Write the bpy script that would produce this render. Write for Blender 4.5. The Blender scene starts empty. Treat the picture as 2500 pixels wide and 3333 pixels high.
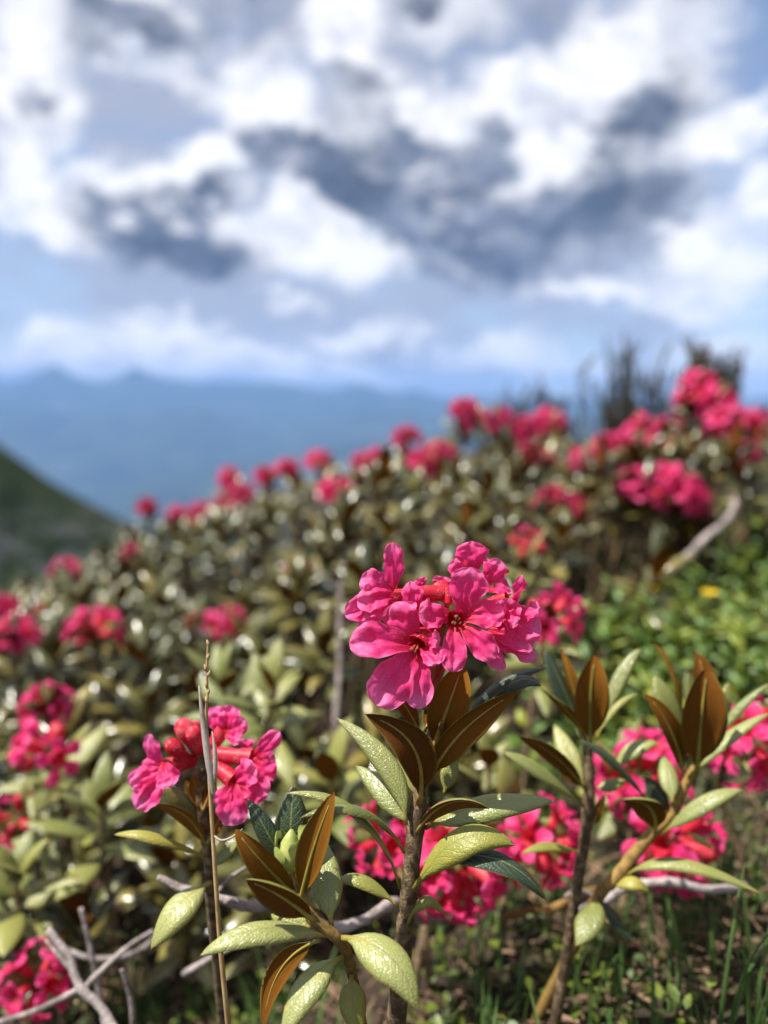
import bpy, math, random
import numpy as np
from mathutils import Vector, Matrix, noise as mnoise

R = math.radians
random.seed(7)
rng = np.random.default_rng(7)
scene = bpy.context.scene
COL = scene.collection

# ------------------------------------------------------------------ camera
FPX, CX, CY = 2503.0, 1250.0, 1666.5          # focal length / centre in photo pixels
PITCH = R(8.3)
H = 0.25                                       # camera height above the soil at the foot of the hero shoot (m)
CAM = Vector((0, 0, H))
FWD = Vector((0, math.cos(PITCH), -math.sin(PITCH)))
UP = Vector((0, math.sin(PITCH), math.cos(PITCH)))
RIGHT = Vector((1, 0, 0))
cam_d = bpy.data.cameras.new('camera')
cam = bpy.data.objects.new('camera', cam_d)
COL.objects.link(cam)
cam.location = CAM
cam.rotation_euler = (R(90) - PITCH, 0, 0)
cam_d.sensor_fit = 'HORIZONTAL'
cam_d.sensor_width = 36
cam_d.lens = 36 * FPX / 2500
cam_d.clip_start = 0.01
cam_d.clip_end = 200000
cam_d.dof.use_dof = True
cam_d.dof.focus_distance = 0.2465
cam_d.dof.aperture_fstop = 6.4
scene.camera = cam


def P(px, py, d):
    """photo pixel + distance along the view axis -> world point"""
    return CAM + d * (FWD + RIGHT * ((px - CX) / FPX) + UP * ((CY - py) / FPX))


def azel(px, py):
    v = (P(px, py, 1.0) - CAM).normalized()
    return math.atan2(v.x, v.y), math.asin(v.z)


# ------------------------------------------------------------------ light
SUN_EL, SUN_AZ = R(61), R(-100)                 # azimuth from +Y, clockwise positive
sun_d = bpy.data.lights.new('sun', 'SUN')
sun_d.energy = 5.0
sun_d.angle = R(0.53)
sun_d.color = (1.0, 0.96, 0.90)
sun = bpy.data.objects.new('sun', sun_d)
COL.objects.link(sun)
sdir = Vector((math.sin(SUN_AZ) * math.cos(SUN_EL), math.cos(SUN_AZ) * math.cos(SUN_EL), math.sin(SUN_EL)))
sun.rotation_euler = (-sdir).to_track_quat('-Z', 'Y').to_euler()
sun.location = (0, 0, 30)

world = bpy.data.worlds.new('World')
scene.world = world
world.use_nodes = True
scene.view_settings.view_transform = 'Standard'
scene.view_settings.look = 'None'
scene.view_settings.exposure = 0.85
scene.view_settings.gamma = 1.0
scene.view_settings.use_curve_mapping = False
scene.cycles.use_denoising = True
scene.cycles.max_bounces = 6
scene.cycles.diffuse_bounces = 3
scene.cycles.glossy_bounces = 2
scene.cycles.transmission_bounces = 4
scene.cycles.transparent_max_bounces = 6
scene.cycles.sample_clamp_indirect = 6
scene.cycles.caustics_reflective = False
scene.cycles.caustics_refractive = False


class NT:
    """small helper for building node trees"""
    def __init__(self, tree):
        self.t = tree
        tree.nodes.clear()

    def n(self, kind, **kw):
        nd = self.t.nodes.new(kind)
        for k, v in kw.items():
            setattr(nd, k, v)
        return nd

    def l(self, a, b):
        self.t.links.new(a, b)

    def inp(self, sock, v):
        if isinstance(v, bpy.types.NodeSocket):
            self.l(v, sock)
        elif isinstance(v, (tuple, list)) and len(v) == 3 and sock.type == 'RGBA':
            sock.default_value = (*v, 1)
        else:
            sock.default_value = v

    def math(self, op, a, b=0.0, c=None, clamp=False):
        nd = self.n('ShaderNodeMath', operation=op, use_clamp=clamp)
        self.inp(nd.inputs[0], a)
        self.inp(nd.inputs[1], b)
        if c is not None:
            self.inp(nd.inputs[2], c)
        return nd.outputs[0]

    def vmath(self, op, a, b=(0, 0, 0), scale=None):
        nd = self.n('ShaderNodeVectorMath', operation=op)
        self.inp(nd.inputs[0], a)
        self.inp(nd.inputs[1], b)
        if scale is not None:
            self.inp(nd.inputs['Scale'], scale)
        return nd.outputs['Value'] if op in ('LENGTH', 'DOT_PRODUCT', 'DISTANCE') else nd.outputs[0]

    def mix(self, f, a, b, blend='MIX'):
        nd = self.n('ShaderNodeMix', data_type='RGBA', blend_type=blend)
        self.inp(nd.inputs[0], f)
        self.inp(nd.inputs[6], a)
        self.inp(nd.inputs[7], b)
        return nd.outputs[2]

    def ramp(self, f, stops, interp='LINEAR'):
        nd = self.n('ShaderNodeValToRGB')
        cr = nd.color_ramp
        cr.interpolation = interp
        while len(cr.elements) < len(stops):
            cr.elements.new(0.5)
        for e, (p, c) in zip(cr.elements, stops):
            e.position = p
            e.color = (*c, 1) if isinstance(c, (tuple, list)) else (c, c, c, 1)
        self.inp(nd.inputs[0], f)
        return nd.outputs[0]

    def noise(self, vec, scale, detail=3.0, rough=0.5, dist=0.0, color=False):
        nd = self.n('ShaderNodeTexNoise')
        if vec is not None:
            self.l(vec, nd.inputs['Vector'])
        nd.inputs['Scale'].default_value = scale
        nd.inputs['Detail'].default_value = detail
        nd.inputs['Roughness'].default_value = rough
        nd.inputs['Distortion'].default_value = dist
        return nd.outputs['Color'] if color else nd.outputs['Fac']

    def maprange(self, v, a, b, c=0.0, d=1.0, smooth=True):
        nd = self.n('ShaderNodeMapRange', interpolation_type='SMOOTHSTEP' if smooth else 'LINEAR')
        self.inp(nd.inputs[0], v)
        for i, x in enumerate((a, b, c, d)):
            self.inp(nd.inputs[i + 1], x)
        return nd.outputs[0]


# ------------------------------------------------------------------ sky: Nishita air with broken cumulus
def build_sky():
    N = NT(world.node_tree)
    tc = N.n('ShaderNodeTexCoord').outputs['Generated']
    sky = N.n('ShaderNodeTexSky', sky_type='NISHITA')
    sky.sun_disc = False
    sky.sun_elevation = SUN_EL
    sky.sun_rotation = SUN_AZ
    sky.altitude = 2000
    sky.air_density = 1.0
    sky.dust_density = 0.6
    S = 0.1
    sep = N.n('ShaderNodeSeparateXYZ')
    N.l(tc, sep.inputs[0])
    az = N.math('ARCTAN2', sep.outputs[0], sep.outputs[1])
    el = N.math('ARCSINE', sep.outputs[2])
    comb = N.n('ShaderNodeCombineXYZ')
    N.l(az, comb.inputs[0])
    N.l(el, comb.inputs[1])
    # cloud edges are torn by turbulence
    tall = N.n('ShaderNodeMapping')
    tall.inputs['Scale'].default_value = (1, 1, 1.5)
    N.l(tc, tall.inputs[0])
    t0 = N.noise(tall.outputs[0], 5.5, 2.0, 0.5, color=True)
    t1 = N.noise(tall.outputs[0], 14.0, 4.0, 0.62, color=True)
    w0 = N.vmath('SCALE', N.vmath('SUBTRACT', t0, (0.5, 0.5, 0.5)), scale=0.085)
    w1 = N.vmath('SCALE', N.vmath('SUBTRACT', t1, (0.5, 0.5, 0.5)), scale=0.095)
    t2 = N.noise(tall.outputs[0], 38.0, 3.0, 0.6, color=True)
    w2 = N.vmath('SCALE', N.vmath('SUBTRACT', t2, (0.5, 0.5, 0.5)), scale=0.035)
    pos = N.vmath('ADD', N.vmath('ADD', N.vmath('ADD', comb.outputs[0], w0), w1), w2)

    last = [None]

    def blobs(lst, r0=1.25, r1=0.45):
        acc = None
        here = pos
        for i, (px, py, rx, ry, ang, wt) in enumerate(lst):
            if i % 10 == 0 and last[0] is not None:
                # keeps the node evaluation in small batches (shader stack limit)
                cb = N.n('ShaderNodeCombineXYZ')
                N.l(N.math('MULTIPLY', last[0], 1e-7), cb.inputs[0])
                here = N.vmath('ADD', pos, cb.outputs[0])
            a, e = azel(px, py)
            mp = N.n('ShaderNodeMapping', vector_type='TEXTURE')
            mp.inputs['Location'].default_value = (a, e, 0)
            mp.inputs['Rotation'].default_value = (0, 0, R(ang))
            mp.inputs['Scale'].default_value = (rx / FPX, ry / FPX, 1)
            N.l(here, mp.inputs[0])
            r = N.vmath('LENGTH', mp.outputs[0])
            f = N.maprange(r, r0, r1, 0.0, wt)
            acc = f if acc is None else N.math('MAXIMUM', acc, f)
            last[0] = acc
        return acc
    # (photo px of centre, half sizes, tilt in degrees, weight)
    dark_l = [
        (430, 760, 200, 95, -14, .95), (620, 800, 270, 115, -16, 1.0), (780, 880, 150, 90, -4, 1.0), (700, 640, 120, 60, 24, .8),
        (900, 470, 150, 70, -30, .9), (1060, 560, 230, 85, -30, 1.0), (1330, 560, 270, 140, -8, .95), (1240, 660, 230, 85, -16, .95),
        (1580, 780, 330, 150, 4, 1.0), (1870, 690, 300, 150, 24, 1.0), (1500, 890, 210, 50, 6, .95), (1300, 770, 120, 100, 0, .9),
        (2090, 430, 170, 230, -14, .9), (1600, 480, 130, 100, 0, .8), (1180, 360, 130, 80, 0, .6), (2130, 640, 120, 120, 0, .75),
        (450, 70, 230, 75, -6, .85), (640, 60, 150, 60, 0, .5), (100, 350, 70, 75, 0, .8), (1360, 10, 110, 45, 0, .75),
        (890, 60, 140, 100, 0, .5), (1720, 90, 230, 60, 0, .4), (1240, 1135, 110, 26, 0, .5), (280, 90, 130, 60, 0, .5),
    ]
    # every dark belly carries a lit rim on its upper side
    rim = [(x, y - 0.42 * ry - 18, rx * 1.22, ry * 1.22, an, min(1.0, w * 1.05)) for (x, y, rx, ry, an, w) in dark_l if w > .7]
    white = blobs(rim + [
        (260, 640, 330, 80, 8, 1.0), (640, 540, 240, 70, 24, 1.0), (120, 700, 240, 80, -10, .95),
        (60, 250, 190, 200, 0, 1.0), (30, 530, 100, 80, 0, .9), (120, 60, 220, 80, 0, .85),
        (830, 320, 170, 130, 10, 1.0), (1150, 210, 190, 70, -14, 1.0), (960, 420, 110, 70, -20, .95),
        (1420, 390, 180, 80, -6, 1.0), (1680, 300, 240, 100, 18, 1.0), (1950, 190, 230, 100, 22, 1.0),
        (1120, 60, 160, 70, 0, .95), (1500, 60, 220, 60, 0, .6), (1780, 500, 140, 100, -10, 1.0), (1900, 415, 90, 45, -30, .95),
        (2280, 500, 150, 75, 24, 1.0), (2430, 350, 130, 60, 20, .9), (2280, 90, 150, 110, 0, .7),
        (2450, 630, 110, 100, 10, .95), (2240, 790, 150, 80, 10, 1.0), (2420, 860, 180, 120, 0, .95),
        (1960, 905, 220, 50, 4, .95), (2300, 960, 260, 65, -4, .85),
        (1000, 760, 200, 150, 8, 1.0), (1180, 850, 150, 100, 0, 1.0), (970, 640, 100, 80, 0, 1.0),
        (910, 1000, 75, 30, 0, .85), (1000, 1000, 50, 24, 0, .6),
        (150, 1105, 190, 55, 6, 1.0), (500, 1105, 220, 55, -4, 1.0), (380, 1185, 200, 48, -8, .95), (720, 1185, 240, 55, 0, .95),
        (1180, 1105, 240, 55, 0, 1.0), (1000, 1215, 340, 48, -4, .95), (1640, 1175, 240, 65, 6, .9), (100, 1185, 200, 40, 0, .95),
        (2350, 1180, 260, 100, 0, .8), (1900, 1225, 220, 55, 0, .9),
        (560, 210, 240, 50, -8, .55),
    ])
    dark = blobs(dark_l, 1.36, 0.42)
    # torn white gaps in the dark cloud
    gap = blobs([(1010, 800, 165, 135, 10, 1.0), (1190, 870, 115, 80, 0, 1.0), (1790, 500, 120, 80, -10, 1.0), (980, 650, 90, 80, 0, 1.0),
                 (1910, 415, 80, 38, -30, .95), (1420, 390, 170, 60, -6, .85), (1980, 200, 210, 80, 20, .7), (1640, 320, 140, 55, 14, .75),
                 (425, 735, 36, 20, 0, .6), (600, 705, 30, 18, 0, .45), (1380, 560, 40, 30, 0, .4)], 1.15, .5)
    fine = N.noise(tall.outputs[0], 17.0, 5.0, 0.6)
    mid = N.noise(tall.outputs[0], 6.5, 4.0, 0.55, 0.4)
    # outside the picture the broken cloud field simply continues
    inx = N.maprange(N.math('ABSOLUTE', az), 0.50, 0.66, 1.0, 0.0)
    iny = N.maprange(el, R(30), R(38), 1.0, 0.0)
    inside = N.math('MULTIPLY', inx, iny)
    inside = N.math('MULTIPLY', inside, N.maprange(el, -0.2, -0.1))
    roll_w = N.maprange(mid, 0.44, 0.60)
    roll_d = N.maprange(N.noise(tall.outputs[0], 3.6, 4.0, 0.55, 0.3), 0.56, 0.70, 0.0, 0.8)
    W = N.math('ADD', N.math('MULTIPLY', white, inside), N.math('MULTIPLY', roll_w, N.math('SUBTRACT', 1.0, inside)))
    K = N.math('ADD', N.math('MULTIPLY', N.math('MULTIPLY', dark, N.math('SUBTRACT', 1.0, N.math('MULTIPLY', gap, 0.85))), inside),
               N.math('MULTIPLY', roll_d, N.math('SUBTRACT', 1.0, inside)))
    W = N.math('MULTIPLY', W, N.maprange(fine, 0.30, 0.56, 0.45, 1.0))
    K = N.math('MULTIPLY', K, N.maprange(fine, 0.70, 0.40, 0.55, 1.0))
    K = N.maprange(K, 0.0, 0.92)
    # thin high veil over the whole sky
    veil = N.math('MULTIPLY', N.maprange(mid, 0.30, 0.55, 0.35, 0.92), N.maprange(az, 0.30, 0.46, 1.0, 0.35))
    k = 1.0 / S
    c = N.mix(veil, sky.outputs[0], tuple(x * k for x in (0.262, 0.280, 0.348)))
    c = N.mix(W, c, tuple(x * k for x in (0.66, 0.655, 0.67)))
    belly = N.noise(tall.outputs[0], 9.0, 5.0, 0.6, 0.5)
    dcol = N.mix(N.maprange(N.math('MULTIPLY_ADD', belly, 0.7, N.math('MULTIPLY', fine, 0.3)), 0.36, 0.66), tuple(x * k for x in (0.042, 0.054, 0.082)), tuple(x * k for x in (0.165, 0.190, 0.255)))
    c = N.mix(K, c, dcol)
    bg = N.n('ShaderNodeBackground')
    N.l(c, bg.inputs[0])
    bg.inputs[1].default_value = S
    out = N.n('ShaderNodeOutputWorld')
    N.l(bg.outputs[0], out.inputs[0])


build_sky()
world.cycles.sampling_method = 'MANUAL'
world.cycles.sample_map_resolution = 512


# ------------------------------------------------------------------ materials
MATS = {}


def mat(name):
    m = bpy.data.materials.new(name)
    m.use_nodes = True
    MATS[name] = m
    return m, NT(m.node_tree)


def finish(N, shader):
    o = N.n('ShaderNodeOutputMaterial')
    N.l(shader, o.inputs[0])


def principled(N, color, rough=0.5, spec=0.5, normal=None, **kw):
    b = N.n('ShaderNodeBsdfPrincipled')
    N.inp(b.inputs['Base Color'], color)
    N.inp(b.inputs['Roughness'], rough)
    N.inp(b.inputs['Specular IOR Level'], spec)
    if normal is not None:
        N.l(normal, b.inputs['Normal'])
    for k, v in kw.items():
        N.inp(b.inputs[k], v)
    return b.outputs[0]


def bump(N, h, strength, dist):
    b = N.n('ShaderNodeBump')
    N.inp(b.inputs['Height'], h)
    b.inputs['Strength'].default_value = strength
    b.inputs['Distance'].default_value = dist
    return b.outputs[0]


def with_translucent(N, sh, color, f, normal=None):
    t = N.n('ShaderNodeBsdfTranslucent')
    N.inp(t.inputs[0], color)
    if normal is not None:
        N.l(normal, t.inputs['Normal'])
    m = N.n('ShaderNodeMixShader')
    N.inp(m.inputs[0], f)
    N.l(sh, m.inputs[1])
    N.l(t.outputs[0], m.inputs[2])
    return m.outputs[0]


def uvst(N):
    """u along the blade 0..1, v across -1..1"""
    uv = N.n('ShaderNodeUVMap').outputs[0]
    s = N.n('ShaderNodeSeparateXYZ')
    N.l(uv, s.inputs[0])
    v = N.math('MULTIPLY_ADD', s.outputs[1], 2.0, -1.0)
    return uv, s.outputs[0], v


def leaf_top(name, c1, c2, c3, rough, spec=0.5, veins=True):
    m, N = mat(name)
    uv, u, v = uvst(N)
    gp = N.n('ShaderNodeNewGeometry').outputs['Position']
    rnd = N.n('ShaderNodeObjectInfo').outputs['Random']
    big = N.noise(gp, 38, 2.0)
    f = N.math('ADD', N.math('MULTIPLY', rnd, 0.55), N.math('MULTIPLY', big, 0.45))
    base = N.ramp(f, [(0.12, c1), (0.5, c2), (0.88, c3)])
    blot = N.noise(gp, 420, 3.0)
    base = N.mix(N.maprange(blot, 0.55, 0.75, 0.0, 0.35), base, (c2[0] * 1.6, c2[1] * 1.2, c2[2]))
    # yellowed rim and midline
    av = N.math('ABSOLUTE', v)
    base = N.mix(N.maprange(av, 0.90, 1.0, 0.0, 0.65), base, (0.22, 0.15, 0.035))
    base = N.mix(N.maprange(u, 0.90, 1.0, 0.0, 0.5), base, (0.20, 0.13, 0.03))
    midl = N.maprange(av, 0.09, 0.02, 0.0, 0.7)
    base = N.mix(midl, base, (0.22, 0.22, 0.07))
    nrm = None
    if veins:
        # side veins run forward from the midrib, with a fine net between them
        ph = N.math('MULTIPLY_ADD', u, 11.0, N.math('MULTIPLY', av, -2.2))
        nz = N.noise(gp, 260, 2.0)
        ph = N.math('ADD', ph, N.math('MULTIPLY', nz, 0.7))
        tri = N.math('PINGPONG', ph, 0.5)
        side = N.maprange(tri, 0.0, 0.12, 1.0, 0.0)
        vor = N.n('ShaderNodeTexVoronoi', feature='DISTANCE_TO_EDGE')
        N.l(gp, vor.inputs['Vector'])
        vor.inputs['Scale'].default_value = 900
        net = N.maprange(vor.outputs['Distance'], 0.0, 0.22, 1.0, 0.0)
        hgt = N.math('ADD', N.math('MULTIPLY', side, -0.6), N.math('MULTIPLY', net, -0.38))
        hgt = N.math('ADD', hgt, N.math('MULTIPLY', midl, -0.9))
        nrm = bump(N, hgt, 0.42, 0.0005)
        base = N.mix(N.math('MULTIPLY', side, 0.22), base, (0.26, 0.28, 0.10))
    rr = N.math('MULTIPLY_ADD', N.noise(gp, 150, 2.0), 0.25, rough - 0.12)
    sh = principled(N, base, rr, spec, nrm)
    finish(N, with_translucent(N, sh, N.mix(0.5, base, (0.30, 0.34, 0.03)), 0.10))
    return m


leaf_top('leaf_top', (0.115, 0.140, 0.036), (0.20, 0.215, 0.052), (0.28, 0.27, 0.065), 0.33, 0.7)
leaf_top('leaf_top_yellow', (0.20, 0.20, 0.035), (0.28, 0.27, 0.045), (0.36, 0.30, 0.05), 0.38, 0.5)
leaf_top('leaf_top_pale', (0.20, 0.225, 0.065), (0.28, 0.295, 0.09), (0.35, 0.34, 0.10), 0.33, 0.7)  # lighter copy for sunlit leaves, the sun's brightness is put into the colour
leaf_top('leaf_top_dark', (0.018, 0.035, 0.020), (0.028, 0.050, 0.026), (0.05, 0.075, 0.03), 0.40, 0.5)  # dark green leaves, and shaded ones whose shade is painted into the colour
leaf_top('leaf_top_far', (0.026, 0.042, 0.015), (0.105, 0.105, 0.026), (0.28, 0.215, 0.045), 0.27, 0.9, veins=False)
leaf_top('bilberry_leaf', (0.025, 0.07, 0.010), (0.08, 0.16, 0.014), (0.26, 0.27, 0.02), 0.42, 0.5, veins=False)


def leaf_under():
    m, N = mat('leaf_under')
    uv, u, v = uvst(N)
    gp = N.n('ShaderNodeNewGeometry').outputs['Position']
    rnd = N.n('ShaderNodeObjectInfo').outputs['Random']
    base = N.ramp(rnd, [(0.0, (0.085, 0.026, 0.006)), (0.5, (0.14, 0.048, 0.006)), (1.0, (0.21, 0.085, 0.008))])
    fel = N.noise(gp, 2600, 2.0)
    base = N.mix(N.maprange(fel, 0.35, 0.7, 0.0, 0.40), base, (0.26, 0.11, 0.015))
    av = N.math('ABSOLUTE', v)
    base = N.mix(N.maprange(av, 0.86, 0.99, 0.0, 0.8), base, (0.20, 0.17, 0.035))
    nrm = bump(N, fel, 0.25, 0.0002)
    sh = principled(N, base, 0.8, 0.10, nrm)
    finish(N, with_translucent(N, sh, (0.45, 0.17, 0.010), 0.20))


leaf_under()


def simple(name, c1, c2, scale, rough, spec=0.4, bump_s=0.4, bump_d=0.0006, transl=None, stops=(0.35, 0.65)):
    m, N = mat(name)
    gp = N.n('ShaderNodeNewGeometry').outputs['Position']
    rnd = N.n('ShaderNodeObjectInfo').outputs['Random']
    nz = N.noise(gp, scale, 4.0, 0.6)
    f = N.math('ADD', nz, N.math('MULTIPLY_ADD', rnd, 0.24, -0.12))
    base = N.ramp(f, [(stops[0], c1), (stops[1], c2)])
    nrm = bump(N, N.noise(gp, scale * 3, 4.0, 0.65), bump_s, bump_d)
    sh = principled(N, base, rough, spec, nrm)
    if transl:
        sh = with_translucent(N, sh, base, transl)
    finish(N, sh)
    return m


simple('midrib', (0.20, 0.17, 0.03), (0.34, 0.27, 0.05), 150, 0.5, bump_s=0.2, transl=0.1)
simple('midrib_rust', (0.22, 0.13, 0.025), (0.34, 0.22, 0.05), 220, 0.6, bump_s=0.3)
simple('bark_shoot', (0.075, 0.048, 0.026), (0.32, 0.225, 0.12), 260, 0.8, 0.2, 0.9, 0.0011)
simple('bark_young', (0.13, 0.075, 0.02), (0.28, 0.17, 0.045), 240, 0.7, 0.3, 0.6, 0.0007)
simple('bark_grey', (0.15, 0.12, 0.105), (0.42, 0.36, 0.33), 130, 0.85, 0.2, 0.9, 0.0012)
simple('bark_dark', (0.03, 0.026, 0.02), (0.085, 0.075, 0.06), 90, 0.9, 0.2, 0.6, 0.001)
simple('bud_scale', (0.24, 0.30, 0.07), (0.40, 0.42, 0.12), 180, 0.5, 0.4, 0.4, 0.0004, transl=0.12)
simple('dry_grass', (0.34, 0.20, 0.08), (0.52, 0.36, 0.17), 120, 0.6, 0.3, 0.4, 0.0003, transl=0.1)
simple('dry_sheath', (0.26, 0.20, 0.15), (0.46, 0.38, 0.31), 160, 0.65, 0.3, 0.5, 0.0003, transl=0.12)
simple('grass_blade', (0.045, 0.10, 0.022), (0.12, 0.20, 0.05), 30, 0.5, 0.4, 0.2, 0.0003, transl=0.25)
simple('litter', (0.04, 0.024, 0.015), (0.26, 0.165, 0.10), 60, 0.85, 0.2, 0.4, 0.0005)
simple('cover_leaf', (0.03, 0.065, 0.012), (0.20, 0.24, 0.03), 45, 0.45, 0.4, 0.2, 0.0003, transl=0.2)
simple('heath_twig', (0.035, 0.032, 0.024), (0.10, 0.085, 0.055), 60, 0.85, 0.2, 0.4, 0.0005)
simple('yellow_petal', (0.55, 0.36, 0.01), (0.75, 0.52, 0.02), 60, 0.6, 0.3, 0.2, 0.0003, transl=0.25)


def petal_material(name, deep, mid_, pale, tr=0.42):
    m, N = mat(name)
    uv, u, v = uvst(N)
    gp = N.n('ShaderNodeNewGeometry').outputs['Position']
    rnd = N.n('ShaderNodeObjectInfo').outputs['Random']
    st = N.n('ShaderNodeMapping')
    st.inputs['Scale'].default_value = (1.3, 16, 1)
    N.l(uv, st.inputs[0])
    streak = N.noise(st.outputs[0], 1.0, 3.0, 0.55, 0.3)
    cell = N.noise(gp, 1700, 2.0)
    blot = N.noise(gp, 160, 3.0)
    f = N.math('ADD', u, N.math('MULTIPLY_ADD', streak, 0.34, -0.17))
    f = N.math('ADD', f, N.math('MULTIPLY_ADD', blot, 0.36, -0.18))
    f = N.math('ADD', f, N.math('MULTIPLY_ADD', rnd, 0.22, -0.11))
    base = N.ramp(f, [(0.02, deep), (0.36, mid_), (0.58, mid_), (1.0, pale)])
    av = N.math('ABSOLUTE', v)
    base = N.mix(N.maprange(av, 0.80, 1.0, 0.0, 0.35), base, pale)
    base = N.mix(N.maprange(cell, 0.50, 0.74, 0.0, 0.22), base, (min(1, pale[0] * 1.05), pale[1] * 1.7, pale[2] * 1.25))
    hgt = N.math('ADD', N.math('MULTIPLY', cell, 0.30), N.math('MULTIPLY', streak, 0.75))
    hgt = N.math('ADD', hgt, N.math('MULTIPLY', N.noise(gp, 420, 3.0), 0.75))
    nrm = bump(N, hgt, 0.6, 0.0004)
    sh = principled(N, base, 0.50, 0.30, nrm)
    tcol = N.mix(0.45, base, (0.97, 0.05, 0.25))
    finish(N, with_translucent(N, sh, tcol, tr, nrm))


petal_material('petal', (0.52, 0.002, 0.022), (0.80, 0.036, 0.200), (0.86, 0.20, 0.45))
petal_material('petal_far', (0.58, 0.010, 0.050), (0.73, 0.030, 0.160), (0.78, 0.10, 0.29), 0.40)


def tube_material():
    m, N = mat('corolla_tube')
    gp = N.n('ShaderNodeNewGeometry').outputs['Position']
    rnd = N.n('ShaderNodeObjectInfo').outputs['Random']
    nz = N.noise(gp, 220, 3.0)
    f = N.math('ADD', nz, N.math('MULTIPLY_ADD', rnd, 0.3, -0.15))
    base = N.ramp(f, [(0.3, (0.36, 0.005, 0.020)), (0.55, (0.55, 0.016, 0.045)), (0.8, (0.70, 0.09, 0.11))])
    vor = N.n('ShaderNodeTexVoronoi')
    N.l(gp, vor.inputs['Vector'])
    vor.inputs['Scale'].default_value = 1500
    dot = N.maprange(vor.outputs['Distance'], 0.34, 0.16)
    spot = N.math('MULTIPLY', dot, N.maprange(N.noise(gp, 330, 2.0), 0.48, 0.60))
    base = N.mix(spot, base, (0.82, 0.60, 0.50))
    nrm = bump(N, N.math('ADD', spot, N.math('MULTIPLY', nz, 0.6)), 0.6, 0.0003)
    sh = principled(N, base, 0.48, 0.35, nrm)
    finish(N, with_translucent(N, sh, (0.80, 0.02, 0.05), 0.2))


tube_material()
simple('stamen', (0.48, 0.03, 0.02), (0.62, 0.10, 0.05), 200, 0.5, transl=0.2)
simple('anther', (0.10, 0.02, 0.012), (0.24, 0.08, 0.03), 400, 0.7)
simple('pedicel', (0.30, 0.05, 0.03), (0.42, 0.14, 0.06), 220, 0.55)


# ------------------------------------------------------------------ mesh helpers
def make_mesh(name, verts, faces, mats, fmat=None, uvs=None, smooth=True):
    me = bpy.data.meshes.new(name)
    me.from_pydata([tuple(v) for v in verts], [], [tuple(f) for f in faces])
    for m in mats:
        me.materials.append(MATS[m])
    if fmat is not None:
        me.polygons.foreach_set('material_index', list(fmat))
    if smooth:
        me.polygons.foreach_set('use_smooth', [True] * len(me.polygons))
    if uvs is not None:
        lay = me.uv_layers.new(name='UVMap')
        li = np.empty(len(me.loops), dtype=np.int32)
        me.loops.foreach_get('vertex_index', li)
        lay.data.foreach_set('uv', np.asarray(uvs, dtype=np.float32)[li].ravel())
    me.update()
    return me


def obj(name, me, parent=None, matrix=None):
    o = bpy.data.objects.new(name, me)
    COL.objects.link(o)
    if parent is not None:
        o.parent = parent
        if matrix is not None:                 # matrix given in world space, parents carry location only or parented inverse
            o.matrix_parent_inverse = parent_inv(parent)
    if matrix is not None:
        o.matrix_basis = matrix
    return o


_INV = {}


def parent_inv(p):
    if p.name not in _INV:
        m = Matrix.Identity(4)
        q = p
        chain = []
        while q is not None:
            chain.append(q)
            q = q.parent
        for q in reversed(chain):
            m = m @ (q.matrix_parent_inverse @ q.matrix_basis)
        _INV[p.name] = m.inverted()
    return _INV[p.name]


def world_child(name, me, parent):
    """mesh given in world coordinates, hung under its parent without moving"""
    o = bpy.data.objects.new(name, me)
    COL.objects.link(o)
    o.parent = parent
    o.matrix_parent_inverse = parent_inv(parent)
    return o


def thing(name, label, cat, loc, group=None):
    o = bpy.data.objects.new(name, None)
    COL.objects.link(o)
    o.empty_display_size = 0.02
    o.matrix_basis = Matrix.Translation(Vector(loc))
    o['label'] = label
    o['category'] = cat
    if group:
        o['group'] = group
    return o


def structure(o):
    o['kind'] = 'structure'
    return o


def bez(p0, c, p2, t):
    return p0 * ((1 - t) ** 2) + c * (2 * t * (1 - t)) + p2 * (t * t)


def leaf_profile(t):
    if t < 0.10:
        return 0.11 + 0.02 * t
    u = (t - 0.10) / 0.90
    w = (math.sin(math.pi * min(1, u) ** 0.80)) ** 0.72 if u < 1 else 0.0
    return max(0.11 * (1 - u), w)


def petal_profile(t):
    a = 0.34 + 0.66 * (math.sin(min(1.0, t / 0.66) * math.pi / 2)) ** 1.25
    b = math.sqrt(max(0.0, 1 - max(0.0, (t - 0.50) / 0.50) ** 2.6))
    return a * b


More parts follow.
